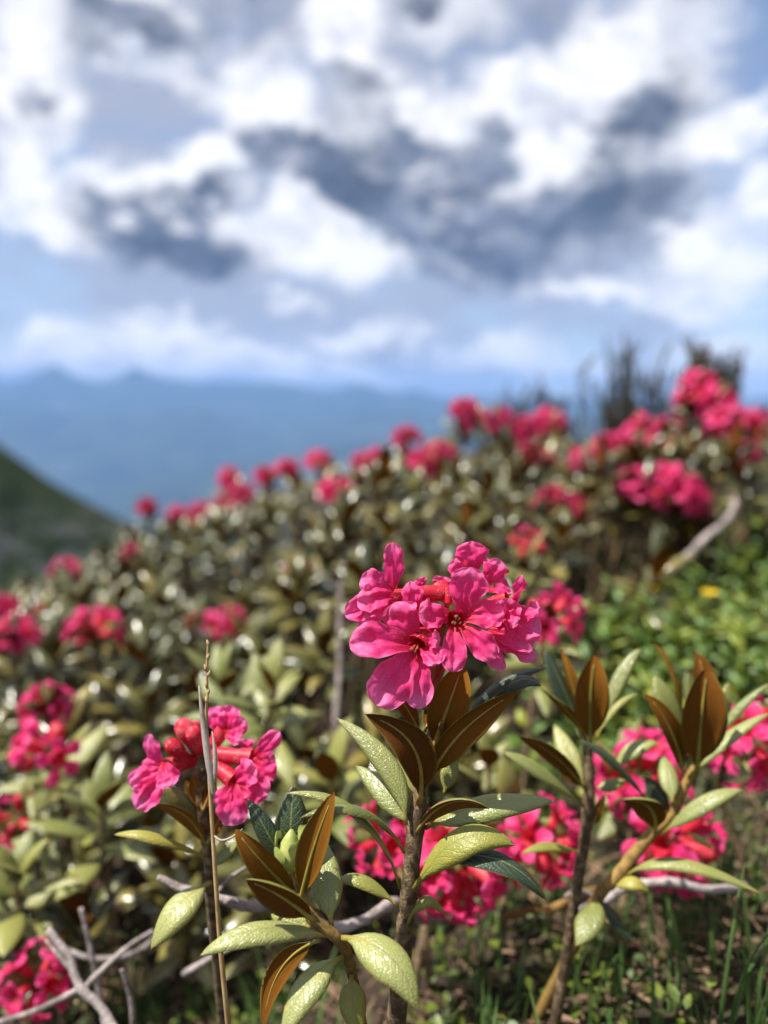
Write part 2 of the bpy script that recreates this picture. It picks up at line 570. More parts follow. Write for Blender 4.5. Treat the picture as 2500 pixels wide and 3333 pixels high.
def blade(p0, c, p2, width, nh, nl=14, nw=8, prof=leaf_profile, camber=0.18, roll=0.0, thick=0.0004,
          ruffle=0.0, crease=0.0, wob=0.0, seed=0, twist=0.0, double=True, crumple=0.0):
    """curved sheet along a quadratic spine.  Returns verts, faces, fmat, uvs, spine points with normals."""
    rs = random.Random(seed)
    ph = [rs.uniform(0, 6.28) for _ in range(8)]
    top, bot, uvs, spine = [], [], [], []
    for i in range(nl + 1):
        t = i / nl
        p = bez(p0, c, p2, t)
        tg = ((c - p0) * (2 * (1 - t)) + (p2 - c) * (2 * t)).normalized()
        side = tg.cross(nh)
        if side.length < 1e-6:
            side = tg.cross(Vector((0.3, 0.2, 1)))
        side.normalize()
        nn = side.cross(tg).normalized()
        if twist:
            q = Matrix.Rotation(twist * t, 3, tg)
            side, nn = q @ side, q @ nn
        hw = width * 0.5 * prof(t)
        spine.append((p.copy(), nn.copy()))
        for j in range(nw + 1):
            s = -1 + 2 * j / nw
            wl = hw * (1 + wob * math.sin(7 * t * 2 + ph[0] + (3 if s > 0 else 0)) * abs(s) + wob * 0.6 * math.sin(17 * t + ph[1] * (1 if s > 0 else 2)) * abs(s))
            y = -camber * hw * s * s
            x = s * wl
            if roll:
                a = abs(s)
                if a > 0.7:
                    k = (a - 0.7) / 0.3
                    y -= roll * hw * k * k
                    x = math.copysign(wl * (a - 0.12 * roll * k * k), s)
            if ruffle:
                e = abs(s) ** 1.6
                y += ruffle * hw * (e * (math.sin(9 * t + ph[2] + (2.1 if s > 0 else 0)) * 0.55 + math.sin(19 * t + ph[3] + s * 2) * 0.3)
                                    + 0.35 * math.sin(s * 4.1 + ph[4]) * t + 0.22 * math.sin(7.5 * t + s * 5 + ph[5])
                                    + (0.5 * math.sin(s * 6 + ph[6]) * max(0, t - 0.72) * 3))
            if crumple:
                q1 = mnoise.noise(Vector((t * 3.2 + seed * 1.7, s * 1.9, seed * .37)))
                q2 = mnoise.noise(Vector((t * 7.5 + seed, s * 4.5, 7.7 + seed * .61)))
                y += crumple * hw * (0.5 + 0.5 * t) * (q1 * .8 + q2 * .42 * (0.4 + abs(s)))
                m3 = mnoise.noise(Vector((t * 9 + seed * .9, 4.0 if s > 0 else -4.0, 2.2)))
                x *= 1 + 0.16 * crumple * m3 * abs(s) ** 2
            if crease:
                y -= crease * hw * math.exp(-(s / 0.2) ** 2) * (1 - 0.5 * t)
            q = p + side * x + nn * y
            uvs.append((t, (s + 1) / 2))
            if double:
                th = thick * 0.5 * (1 - 0.9 * abs(s) ** 3) * (1 if 0 < i < nl else 0.2)
                top.append(q + nn * th)
                bot.append(q - nn * th)
            else:
                top.append(q)
    faces, fm = [], []
    w1 = nw + 1
    for i in range(nl):
        for j in range(nw):
            a = i * w1 + j
            faces.append((a, a + 1, a + w1 + 1, a + w1))
            fm.append(0)
    if not double:
        return top, faces, fm, uvs, spine
    off = len(top)
    for i in range(nl):
        for j in range(nw):
            a = off + i * w1 + j
            faces.append((a, a + w1, a + w1 + 1, a + 1))
            fm.append(1)
    for i in range(nl):
        for j in (0, nw):
            a, b = i * w1 + j, (i + 1) * w1 + j
            faces.append((a, b, b + off, a + off) if j == 0 else (b, a, a + off, b + off))
            fm.append(0)
    for i in (0, nl):
        for j in range(nw):
            a, b = i * w1 + j, i * w1 + j + 1
            faces.append((b, a, a + off, b + off) if i == 0 else (a, b, b + off, a + off))
            fm.append(0)
    return top + bot, faces, fm, uvs + uvs, spine


def tube_geo(pts, radii, seg=8, cap=True, bumpy=0.0, seed=0):
    rs = random.Random(seed)
    pts = [Vector(p) for p in pts]
    verts, faces = [], []
    n = len(pts)
    ref = None
    for i, p in enumerate(pts):
        tg = (pts[min(i + 1, n - 1)] - pts[max(i - 1, 0)]).normalized()
        if ref is None:
            ref = tg.orthogonal().normalized()
        ref = (ref - tg * ref.dot(tg))
        ref = ref.normalized() if ref.length > 1e-6 else tg.orthogonal().normalized()
        b = tg.cross(ref)
        for k in range(seg):
            a = 2 * math.pi * k / seg
            r = radii[i] * (1 + (rs.uniform(-bumpy, bumpy) if bumpy else 0))
            verts.append(p + (ref * math.cos(a) + b * math.sin(a)) * r)
    for i in range(n - 1):
        for k in range(seg):
            a, b2 = i * seg + k, i * seg + (k + 1) % seg
            faces.append((a, b2, b2 + seg, a + seg))
    if cap:
        verts.append(pts[0])
        verts.append(pts[-1])
        c0, c1 = len(verts) - 2, len(verts) - 1
        for k in range(seg):
            faces.append((c0, (k + 1) % seg, k))
            faces.append((c1, (n - 1) * seg + k, (n - 1) * seg + (k + 1) % seg))
    return verts, faces


def smooth_path(pts, sub=4):
    """Catmull-Rom through points"""
    pts = [Vector(p) for p in pts]
    out = []
    for i in range(len(pts) - 1):
        p0, p1, p2, p3 = pts[max(i - 1, 0)], pts[i], pts[i + 1], pts[min(i + 2, len(pts) - 1)]
        for k in range(sub):
            t = k / sub
            out.append(0.5 * ((2 * p1) + (p2 - p0) * t + (2 * p0 - 5 * p1 + 4 * p2 - p3) * t * t + (-p0 + 3 * p1 - 3 * p2 + p3) * t ** 3))
    out.append(pts[-1])
    return out


def lerp_list(vals, n):
    xs = np.linspace(0, len(vals) - 1, n)
    return list(np.interp(xs, range(len(vals)), vals))


def stem_mesh(name, pts, radii, material, sub=5, seg=10, bumpy=0.06, seed=1):
    sp = smooth_path(pts, sub)
    rr = lerp_list(radii, len(sp))
    v, f = tube_geo(sp, rr, seg, True, bumpy, seed)
    return make_mesh(name, v, f, [material])


class Geo:
    """collects several pieces into one mesh"""
    def __init__(self):
        self.v, self.f, self.m, self.uv = [], [], [], []

    def add(self, v, f, m=0, uv=None):
        o = len(self.v)
        self.v += list(v)
        self.f += [tuple(i + o for i in q) for q in f]
        self.m += (list(m) if isinstance(m, (list, tuple)) else [m] * len(f))
        self.uv += list(uv) if uv is not None else [(0.5, 0.5)] * len(v)

    def mesh(self, name, mats):
        return make_mesh(name, self.v, self.f, mats, self.m, self.uv)


# ------------------------------------------------------------------ terrain
def smooth01(a, b, x):
    t = min(1, max(0, (x - a) / (b - a)))
    return t * t * (3 - 2 * t)


def ground_z(x, y):
    z = 0.30 * x - 0.085 * max(y, -2)
    z += 0.19 * max(0.0, x - 0.8)
    fall = max(0.0, y - 1.55 - 0.55 * max(0.0, x))
    z -= 0.42 * fall + 0.02 * fall * fall * (1 if fall < 10 else 10 / fall)
    z -= 0.25 * max(0.0, -x - 0.7)
    z -= 0.045 * (1 - smooth01(.45, .9, y))
    z += 0.025 * mnoise.noise(Vector((x * 2.1, y * 2.1, 3.0))) + 0.012 * mnoise.noise(Vector((x * 7, y * 7, 9.0)))
    return z


def build_ground():
    # polar sheet: fine under the plants, coarse down the slope
    rad = [0.0, .1, .16, .22, .28, .34, .40, .46, .52, .58, .65, .72, .80, .88, .96, 1.05, 1.15, 1.25, 1.4, 1.55, 1.7, 1.9, 2.1, 2.4, 2.8, 3.3, 4, 5, 6.5, 9, 13, 20, 32, 50]
    na = 120
    v, f = [(0, 0, ground_z(0, 0))], []
    for r in rad[1:]:
        for k in range(na):
            a = 2 * math.pi * k / na
            x, y = r * math.sin(a), r * math.cos(a)
            z = max(ground_z(x, y), -60)
            v.append((x, y, z))
    for k in range(na):
        f.append((0, 1 + (k + 1) % na, 1 + k))
    for i in range(len(rad) - 2):
        for k in range(na):
            a, b = 1 + i * na + k, 1 + i * na + (k + 1) % na
            f.append((a, b, b + na, a + na))
    m, N = mat('soil')
    gp = N.n('ShaderNodeNewGeometry').outputs['Position']
    n1 = N.noise(gp, 28, 5.0, 0.65)
    n2 = N.noise(gp, 3, 3.0)
    c = N.ramp(n1, [(0.3, (0.018, 0.014, 0.010)), (0.5, (0.035, 0.024, 0.016)), (0.66, (0.08, 0.055, 0.035)), (0.8, (0.05, 0.07, 0.02))])
    c = N.mix(N.maprange(n2, 0.45, 0.66, 0.0, 0.8), c, (0.05, 0.06, 0.018))
    finish(N, principled(N, c, 0.9, 0.2, bump(N, n1, 1.0, 0.012)))
    structure(obj('ground', make_mesh('ground', v, f, ['soil'])))


build_ground()


def fbm(x, y, oct=5, rough=0.5):
    s, a, fr = 0.0, 1.0, 1.0
    for _ in range(oct):
        s += a * mnoise.noise(Vector((x * fr, y * fr, 4.2)))
        a *= rough
        fr *= 2
    return s


def build_far():
    # valley floor, one sheet out to the horizon
    m, N = mat('forest_far')
    gp = N.n('ShaderNodeNewGeometry').outputs['Position']
    c = N.ramp(N.noise(gp, 0.0012, 6.0, 0.6), [(0.35, (0.012, 0.022, 0.012)), (0.55, (0.03, 0.045, 0.018)), (0.75, (0.07, 0.07, 0.05))])
    finish(N, principled(N, c, 0.95, 0.1))
    L = 33000
    n = 24
    v, f = [], []
    for j in range(n + 1):
        for i in range(n + 1):
            x, y = -L + 2 * L * i / n, -L + 2 * L * j / n
            v.append((x, y, -1750 + 40 * fbm(x / 9000, y / 9000, 2)))
    for j in range(n):
        for i in range(n):
            a = j * (n + 1) + i
            f.append((a, a + 1, a + n + 2, a + n + 1))
    structure(obj('valley_floor', make_mesh('valley_floor', v, f, ['forest_far'])))

    # ranges across the valley: real ridges with slopes, tops read off the skyline
    def ridge(name, dist, depth, tops, base, amp, seed, nx=150, ny=26):
        xs = [t[0] for t in tops]
        zs = [H + (P(t[0], t[1], 1.0) - CAM).z / (P(t[0], t[1], 1.0) - CAM).y * dist for t in tops]
        vx = [(t[0] - CX) / FPX / math.cos(PITCH) * dist for t in tops]
        x0, x1 = -1.5 * dist, 1.5 * dist
        v, f = [], []
        for j in range(ny + 1):
            q = j / ny * 2 - 1                                  # -1 foot on this side, 0 crest, 1 far foot
            for i in range(nx + 1):
                x = x0 + (x1 - x0) * i / nx
                zt = float(np.interp(x, vx, zs)) + amp * 0.55 * fbm(x / (dist * 0.05) + seed, seed, 4)
                sh = (1 - abs(q)) ** 0.85
                rib = amp * 1.6 * fbm(x / (dist * 0.045) + seed, q * 1.4 + seed, 5) * (1 - abs(q)) * abs(q) * 2.4
                v.append((x, dist + q * depth, base + (zt - base) * sh + rib))
        for j in range(ny):
            for i in range(nx):
                a = j * (nx + 1) + i
                f.append((a, a + 1, a + nx + 2, a + nx + 1))
        structure(obj(name, make_mesh(name, v, f, ['forest_far'])))
    ridge('mountain_range', 21000, 6000,
          [(-3000, 1240), (-600, 1235), (0, 1240), (130, 1225), (205, 1185), (270, 1228), (380, 1240), (455, 1188), (530, 1225), (700, 1245), (900, 1240), (1100, 1268), (1170, 1240), (1240, 1270), (1340, 1262), (1450, 1290), (1700, 1290), (1900, 1298), (2500, 1290), (5000, 1280)],
          -1800, 170, 3.0)
    ridge('mountain_range', 16500, 3800,
          [(-3000, 1330), (0, 1300), (300, 1350), (650, 1330), (900, 1400), (1200, 1330), (1500, 1350), (1900, 1330), (5000, 1340)], -1800, 160, 11.0)
    ridge('mountain_range', 12500, 3600,
          [(-3000, 1560), (0, 1640), (500, 1560), (800, 1490), (1250, 1420), (1700, 1400), (2300, 1380), (5000, 1300)], -1800, 120, 23.0)

    # dark green shoulder of the next slope on the left, cloud shadow painted into its colour
    m, N = mat('alp_slope')
    gp = N.n('ShaderNodeNewGeometry').outputs['Position']
    n1 = N.noise(gp, 0.06, 6.0, 0.62)
    c = N.ramp(n1, [(0.36, (0.008, 0.014, 0.006)), (0.52, (0.014, 0.024, 0.007)), (0.62, (0.022, 0.028, 0.012)), (0.72, (0.05, 0.05, 0.045))])  # tones lowered to carry the cloud shadow
    sepz = N.n('ShaderNodeSeparateXYZ')
    N.l(gp, sepz.inputs[0])
    scree = N.math('MULTIPLY', N.maprange(N.noise(gp, 0.11, 5.0, 0.7), 0.46, 0.60), N.maprange(sepz.outputs[2], -30, -44))
    c = N.mix(N.math('MULTIPLY', scree, 0.7), c, (0.075, 0.075, 0.078))
    finish(N, principled(N, c, 0.95, 0.1, bump(N, n1, 1.0, 3.0)))
    nx, ny = 90, 60
    v, f = [], []
    d0 = 260.0
    for j in range(ny + 1):
        q = j / ny
        for i in range(nx + 1):
            x = -330 + 400 * i / nx
            # crest line falls to the right: seen at (0,1445) .. (440,1715)
            yc = d0
            px = x / yc * FPX * math.cos(PITCH) + CX
            py = float(np.interp(px, [-2500, -800, -300, 0, 160, 300, 440, 900, 1400, 2500], [300, 1080, 1290, 1435, 1560, 1640, 1716, 1990, 2260, 2900]))
            pv = P(px, py, 1.0) - CAM
            crest = H + pv.z / pv.y * yc
            y = yc - 170 * (1 - q) if q < 0.8 else yc - 34 + 230 * (q - 0.8)
            s = (yc - y)
            z = crest - (0.62 * s if s > 0 else 0.75 * -s) + 2.2 * fbm(x / 40, y / 40, 5) * min(1, abs(s) / 12 + 0.12)
            v.append((x, y, z))
    for j in range(ny):
        for i in range(nx):
            a = j * (nx + 1) + i
            f.append((a, a + 1, a + nx + 2, a + nx + 1))
    structure(obj('hillside', make_mesh('hillside', v, f, ['alp_slope'])))

    # the air: blue haze filling the valley
    m, N = mat('haze_air')
    pv = N.n('ShaderNodeVolumePrincipled')
    pv.inputs['Color'].default_value = (0.28, 0.51, 0.97, 1)
    pv.inputs['Density'].default_value = 0.000050
    pv.inputs['Anisotropy'].default_value = 0.0
    o = N.n('ShaderNodeOutputMaterial')
    N.l(pv.outputs[0], o.inputs['Volume'])
    X, Z0, Z1 = 34000, -1900, 880
    v = [(x, y, z) for z in (Z0, Z1) for (x, y) in ((-X, -X), (X, -X), (X, X), (-X, X))]
    f = [(0, 3, 2, 1), (4, 5, 6, 7), (0, 1, 5, 4), (1, 2, 6, 5), (2, 3, 7, 6), (3, 0, 4, 7)]
    hz = obj('haze', make_mesh('haze', v, f, ['haze_air'], smooth=False))
    hz['kind'] = 'stuff'
    hz['label'] = 'pale blue haze filling the valley in front of the mountains'
    hz['category'] = 'haze'


build_far()


# ------------------------------------------------------------------ hand-placed leaves, petals and flowers
def camvec(n):
    """direction given as (right, up, towards the camera) -> world"""
    return (RIGHT * n[0] + UP * n[1] - FWD * n[2]).normalized()


TOPF = (0.0, 0.75, 0.65)        # upper side turned to the viewer
UND = (0.0, 0.35, -0.95)        # rusty underside turned to the viewer


def put_leaf(parent, b, t, w, n=TOPF, mid=None, top='leaf_top', camber=0.16, roll=0.25, seed=0, nl=16, nw=10, twist=0.0, rust=None):
    """b, t, mid: (photo x, photo y, depth in m); w: blade width in photo px"""
    p0, p2 = P(*b), P(*t)
    pm = P(*mid) if mid else (p0 + p2) / 2 + camvec(n) * (p2 - p0).length * 0.07
    c = pm * 2 - (p0 + p2) * 0.5
    depth = (b[2] + t[2]) / 2
    width = w * depth / FPX
    v, f, fm, uv, sp = blade(p0, c, p2, width, camvec(n), nl, nw, leaf_profile, camber, roll, 0.00045, seed=seed, wob=0.015, twist=twist, ruffle=0.035)
    lf = world_child('leaf', make_mesh('leaf', v, f, [top, 'leaf_under'], fm, uv), parent)
    k = int(len(sp) * 0.93)
    L = (p2 - p0).length
    r0 = min(max(width * 0.085, 0.0006), 0.0012)
    pts = [q - nn * (r0 * 0.35) for q, nn in sp[:k]]
    rr = [r0 * (1 - 0.82 * (i / (k - 1)) ** 0.8) for i in range(k)]
    mv, mf = tube_geo(pts, rr, 6)
    world_child('midrib', make_mesh('midrib', mv, mf, [rust or 'midrib']), lf)
    return lf


def put_petal(parent, b, t, w, n, bulge=0.12, ruf=0.30, seed=0, crease=0.25, camber=0.0, twist=0.0, m='petal', nl=22, nw=16, roll=0.0, crumple=0.5):
    p0, p2 = P(*b), P(*t)
    nv = camvec(n)
    pm = (p0 + p2) / 2 + nv * (p2 - p0).length * bulge
    c = pm * 2 - (p0 + p2) * 0.5
    width = w * (b[2] + t[2]) / 2 / FPX
    v, f, fm, uv, sp = blade(p0, c, p2, width, nv, nl, nw, petal_profile, camber, roll, 0, ruffle=ruf, crease=crease, wob=0.05, seed=seed, twist=twist, double=False, crumple=crumple)
    return world_child('petal', make_mesh('petal', v, f, [m], None, uv), parent)


def put_tube(parent, a, b, r0, r1, mid=None, name='flower', m='corolla_tube', flare=1.0):
    """corolla tube from its base a to the throat b (radii in photo px); open at the throat"""
    p0, p2 = P(*a), P(*b)
    c = (P(*mid) * 2 - (p0 + p2) * 0.5) if mid else (p0 + p2) * 0.5
    s = (a[2] + b[2]) / 2 / FPX
    pts, rr = [], []
    n = 12
    ax = (c - p0).normalized()
    for i in range(n + 1):
        t = i / n
        pts.append(bez(p0, c, p2, t))
        k = min(1, t / 0.18)
        rr.append(s * (r0 * math.sqrt(max(0.02, 1 - (1 - k) ** 2)) * (1 - t ** 1.3) + r1 * t ** 1.3))
    v, f = tube_geo(pts, rr, 12, False)
    v.append(pts[0])
    ci = len(v) - 1
    for q in range(12):
        f.append((ci, (q + 1) % 12, q))
    return world_child(name, make_mesh(name, v, f, [m]), parent)


def put_stamens(fl, throat, axis, n, length, spread, seed):
    rs = random.Random(seed)
    p = P(*throat)
    ax = camvec(axis)
    o1 = ax.orthogonal().normalized()
    o2 = ax.cross(o1)
    for i in range(n):
        a = rs.uniform(0, 6.28)
        d = (o1 * math.cos(a) + o2 * math.sin(a)) * spread * rs.uniform(.4, 1)
        tip = p + ax * length * rs.uniform(.6, 1.0) + d
        g = Geo()
        pts = smooth_path([p - ax * 0.002 + d * .3, p + ax * length * .4 + d * .8, tip], 3)
        v, f = tube_geo(pts, [0.00026] * len(pts), 5)
        g.add(v, f, 0)
        v, f = tube_geo([tip - o1 * .0006, tip - o1 * .0002, tip + o1 * .0004, tip + o1 * .0007], [.0001, .00042, .00042, .0001], 6)
        g.add(v, f, 1)
        world_child('stamen', g.mesh('stamen', ['stamen', 'anther']), fl)


def stem_to_ground(pts):
    """continue a stem from its lowest visible point down into the soil"""
    p = pts[-1]
    d = (pts[-1] - pts[-2]).normalized()
    q = p.copy()
    d = Vector((d.x * 0.5, d.y * 0.5 + 0.1, -0.9)).normalized()
    for _ in range(80):
        if q.z < ground_z(q.x, q.y) - 0.004:
            break
        q = q + d * 0.005
    return pts + [(p + q) / 2, q]


def shoot_thing(label, path, radii, material='bark_shoot', seed=1, group=None, name='alpine_rose_shoot', cat='flower'):
    pts = stem_to_ground([P(*p) for p in path])
    base = pts[-1].copy()
    base.z = ground_z(base.x, base.y)
    t = thing(name, label, cat, base, group)
    rr = [r * path[min(i, len(path) - 1)][2] / FPX for i, r in enumerate(radii)]
    rr += [rr[-1]] * (len(pts) - len(rr))
    world_child('stem', stem_mesh('stem', pts, rr, material, 5, 12, 0.09, seed), t)
    return t


def Z(ox, oy, k):
    return lambda x, y, d: (ox + x / k, oy + y / k, d)


D0 = 0.25
z1 = Z(1000, 1700, 1.8433)
z2 = Z(900, 2100, 1.659)
z3 = Z(300, 2150, 1.8433)
z4 = Z(600, 2600, 1.2762)
z5 = Z(1650, 2050, 1.9518)
z7 = Z(0, 2600, 1.8433)


def build_hero():
    T = shoot_thing('tall alpine rose shoot topped by the sharp pink flower head, brown leaves below the bloom',
                    [z1(700, 1130, .256), (1412, 2330, .256), (1392, 2460, .255), (1368, 2580, .253), (1352, 2700, .252), (1340, 2820, .252), (1328, 2950, .254), (1310, 3090, .258)],
                    [10, 14, 19, 24, 30, 27, 29, 33], seed=3)
    # pedicels fan out of the stem tip
    C = z1(850, 490, .256)
    g = Geo()
    top = P(*z1(705, 1120, .256))
    ends = [z1(840, 520, .262), z1(850, 440, .256), z1(700, 560, .256), z1(900, 560, .262), z1(1000, 520, .262), z1(640, 600, .26), z1(760, 640, .25), z1(960, 440, .268)]
    for e in ends:
        q = P(*e)
        c = (top + q) * .5 + UP * .002 - FWD * -.002
        pts = [bez(top, c, q, i / 6) for i in range(7)]
        v, f = tube_geo(pts, [.0011] * 7, 6)
        g.add(v, f)
    world_child('pedicels', g.mesh('pedicels', ['pedicel']), T)['kind'] = 'stuff'

    # --- flower facing the viewer
    F1 = put_tube(T, z1(868, 560, .262), z1(893, 588, .2420), 20, 34)
    pt = lambda F, b, t, w, n, **k: put_petal(F, z1(*b), z1(*t), w / 1.8433, n, **k)
    pt(F1, (930, 545, .2425), (985, 268, .2400), 236, (0.05, .25, 1), bulge=.10, seed=11, ruf=.20, crease=.35)
    pt(F1, (850, 570, .2425), (668, 545, .2375), 190, (-.25, .35, 1), bulge=.14, seed=12, ruf=.34)
    pt(F1, (880, 625, .2420), (872, 900, .2365), 168, (0, -.1, 1), bulge=.10, seed=13, ruf=.16)
    pt(F1, (925, 620, .2420), (1132, 818, .2375), 170, (.25, .05, 1), bulge=.12, seed=14, ruf=.30)
    pt(F1, (940, 570, .2425), (1180, 545, .2405), 190, (.2, .5, 1), bulge=.14, seed=15, ruf=.36)
    put_stamens(F1, z1(893, 588, .2435), (0, .1, 1), 7, .0030, .0015, 5)

    # --- lower left flower, hanging, with two long lobes
    F2 = put_tube(T, z1(840, 520, .258), z1(655, 745, .243), 30, 42)
    pt(F2, (640, 735, .2435), (252, 722, .2400), 236, (-.1, .55, 1), bulge=.16, seed=21, ruf=.22, crease=.5, camber=-.1)
    pt(F2, (650, 705, .2440), (530, 478, .2425), 236, (-.45, .2, 1), bulge=.16, seed=22, ruf=.30, camber=.2)
    pt(F2, (640, 770, .2430), (412, 1098, .2370), 268, (-.1, -.05, 1), bulge=.09, seed=23, ruf=.18, crease=.3)
    pt(F2, (680, 790, .2430), (662, 1122, .2385), 168, (.15, -.1, 1), bulge=.08, seed=24, ruf=.16)
    pt(F2, (690, 750, .2430), (790, 850, .2370), 150, (.4, .1, 1), bulge=.20, seed=25, ruf=.40)
    pt(F2, (700, 720, .2435), (800, 700, .2395), 110, (.2, .4, 1), bulge=.20, seed=26, ruf=.40)
    put_stamens(F2, z1(655, 745, .243), (-.3, -.3, 1), 4, .0035, .0012, 6)

    # --- left flower seen from the side, one lobe standing up like a flame
    F3 = put_tube(T, z1(835, 425, .2560), z1(490, 455, .2545), 24, 28)
    pt(F3, (515, 400, .252), (512, 118, .2505), 140, (.25, .1, 1), bulge=.10, seed=31, ruf=.30, crease=.4)
    pt(F3, (520, 420, .2505), (318, 345, .2480), 170, (-.2, .5, 1), bulge=.20, seed=32, ruf=.42)
    pt(F3, (500, 470, .250), (226, 560, .2475), 150, (-.1, .4, 1), bulge=.18, seed=33, ruf=.40)
    pt(F3, (520, 450, .2480), (300, 470, .2455), 165, (-.1, .3, 1), bulge=.22, seed=34, ruf=.44)
    pt(F3, (540, 500, .2475), (320, 590, .2450), 120, (0, .5, 1), bulge=.20, seed=35, ruf=.40)
    pt(F3, (490, 520, .2485), (310, 640, .2490), 120, (-.5, .0, .8), bulge=.20, seed=36, ruf=.30)
    # a blunt young corolla tucked in the middle
    F4 = put_tube(T, z1(700, 560, .254), z1(630, 470, .2465), 26, 40)
    pt(F4, (640, 560, .2465), (620, 352, .2455), 130, (.1, .2, 1), bulge=.22, seed=41, ruf=.14, camber=.35)
    pt(F4, (690, 640, .2475), (600, 520, .2460), 120, (0, .1, 1), bulge=.22, seed=42, ruf=.18, camber=.3)
    F4b = put_tube(T, z1(800, 560, .256), z1(690, 660, .2460), 30, 40)
    # red scaly tubes in the heart of the head
    put_tube(T, z1(838, 420, .2500), z1(655, 430, .2485), 27, 25)
    put_tube(T, z1(848, 500, .2475), z1(852, 395, .2480), 13, 14)
    put_tube(T, z1(1000, 520, .252), z1(1200, 452, .247), 18, 22)
    # --- flowers at the back
    F5 = put_tube(T, z1(900, 470, .264), z1(1010, 330, .262), 28, 40)
    pt(F5, (990, 310, .261), (985, 112, .2590), 205, (-.1, .2, 1), bulge=.16, seed=51, ruf=.20, camber=.3)
    pt(F5, (1060, 370, .260), (1165, 228, .2575), 165, (.2, .2, 1), bulge=.20, seed=52, ruf=.22, camber=.3)
    pt(F5, (1080, 400, .259), (1230, 420, .257), 110, (.1, .6, .8), bulge=.20, seed=53, ruf=.40)
    pt(F5, (950, 350, .264), (900, 210, .2625), 140, (-.4, .1, 1), bulge=.16, seed=54, ruf=.30)
    F7 = put_tube(T, z1(850, 450, .262), z1(790, 400, .266), 26, 36)
    pt(F7, (810, 400, .267), (815, 325, .2665), 130, (0, .3, 1), bulge=.2, seed=55, ruf=.3)
    pt(F7, (690, 390, .268), (668, 335, .2675), 90, (0, .3, 1), bulge=.2, seed=56, ruf=.3)
    # --- right flower, crumpled and turned away
    F6 = put_tube(T, z1(960, 520, .257), z1(1190, 590, .249), 30, 46)
    pt(F6, (1215, 500, .2485), (1290, 318, .2465), 112, (.3, .1, 1), bulge=.22, seed=61, ruf=.55, twist=.9)
    pt(F6, (1165, 640, .2475), (1215, 455, .2445), 165, (.1, .3, 1), bulge=.12, seed=62, ruf=.45)
    pt(F6, (1210, 590, .2485), (1398, 520, .2455), 130, (.3, .6, .8), bulge=.18, seed=63, ruf=.60, twist=-.5)
    pt(F6, (1200, 620, .248), (1402, 668, .2450), 170, (.2, .25, 1), bulge=.16, seed=64, ruf=.38)
    pt(F6, (1090, 640, .2475), (1352, 765, .2440), 140, (.1, .5, .9), bulge=.12, seed=65, ruf=.35)
    pt(F6, (1110, 720, .2475), (1382, 818, .2455), 120, (.0, .6, .8), bulge=.10, seed=66, ruf=.45)
    pt(F6, (1060, 690, .2490), (1175, 890, .2480), 110, (-.3, .0, .9), bulge=.12, seed=67, ruf=.35)
    pt(F6, (1150, 560, .2470), (1270, 600, .2430), 120, (.3, .2, 1), bulge=.2, seed=68, ruf=.5)

    # --- leaves, in the order they climb the stem
    L = lambda b, t, w, n=TOPF, mid=None, **k: put_leaf(T, z2(*b), z2(*t), w / 1.659, n, z2(*mid) if mid else None, **k)
    L((845, 560, .2555), (1005, 105, .252), 215, (.15, .1, -1), (935, 310, .250), seed=101, rust='midrib_rust', camber=.2)          # dark leaf behind the head
    L((775, 480, .2555), (600, 215, .251), 95, (-.5, .3, -.9), (690, 320, .252), seed=102, rust='midrib_rust')
    L((800, 470, .2570), (880, 260, .262), 100, (.4, .3, -.9), seed=103, rust='midrib_rust')
    L((765, 850, .2500), (478, 372, .2400), 205, (-.35, .45, -.85), (735, 545, .240), seed=104, camber=.22, rust='midrib_rust')
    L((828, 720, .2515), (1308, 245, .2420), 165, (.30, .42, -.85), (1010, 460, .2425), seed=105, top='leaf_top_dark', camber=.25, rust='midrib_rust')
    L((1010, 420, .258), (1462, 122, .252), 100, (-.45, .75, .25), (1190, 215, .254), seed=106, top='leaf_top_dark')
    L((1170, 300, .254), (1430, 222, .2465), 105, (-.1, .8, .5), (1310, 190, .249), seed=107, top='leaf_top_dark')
    L((700, 970, .2485), (318, 390, .2640), 125, (-.25, .65, .75), (590, 640, .2530), seed=108, top='leaf_top_pale', camber=.25)
    L((735, 985, .2530), (425, 650, .2700), 140, (-.25, .65, .75), (590, 800, .2590), seed=109, top='leaf_top_pale')
    L((745, 960, .256), (690, 745, .253), 95, (-.5, .5, .8), seed=110, top='leaf_top_pale')
    L((690, 1115, .2480), (125, 935, .2330), 100, (-.1, .97, .15), (450, 880, .2360), seed=111, camber=.3)
    L((668, 1310, .2490), (42, 800, .2400), 90, (-.15, .95, .2), (440, 900, .2400), seed=112, camber=.3)
    L((800, 985, .2540), (1508, 842, .2520), 165, (.05, .80, .6), (1130, 865, .2480), seed=113, top='leaf_top_pale')
    L((755, 1010, .2500), (1150, 885, .2405), 95, (.1, .55, -.8), (930, 850, .2420), seed=114, camber=.3, rust='midrib_rust')
    L((738, 1320, .2490), (1292, 1082, .2420), 190, (-.1, .78, .62), (1000, 1050, .2410), seed=115, top='leaf_top_yellow', camber=.12)
    L((800, 1170, .2495), (1465, 1385, .2400), 150, (.3, .85, .45), (1180, 1155, .2400), seed=116, top='leaf_top_dark', camber=.12, roll=.1)
    L((905, 800, .262), (960, 590, .264), 100, (0, .6, .8), seed=117)
    L4 = lambda b, t, w, n=TOPF, mid=None, **k: put_leaf(T, z4(*b), z4(*t), w / 1.2762, n, z4(*mid) if mid else None, **k)
    L4((925, 520, .2520), (1088, 488, .2500), 62, (-.2, .9, .3), (1000, 415, .2490), seed=118, top='leaf_top_yellow', camber=.35)
    L4((890, 450, .2530), (625, 350, .2560), 76, (.1, .9, .35), (740, 335, .2540), seed=119, top='leaf_top_yellow')
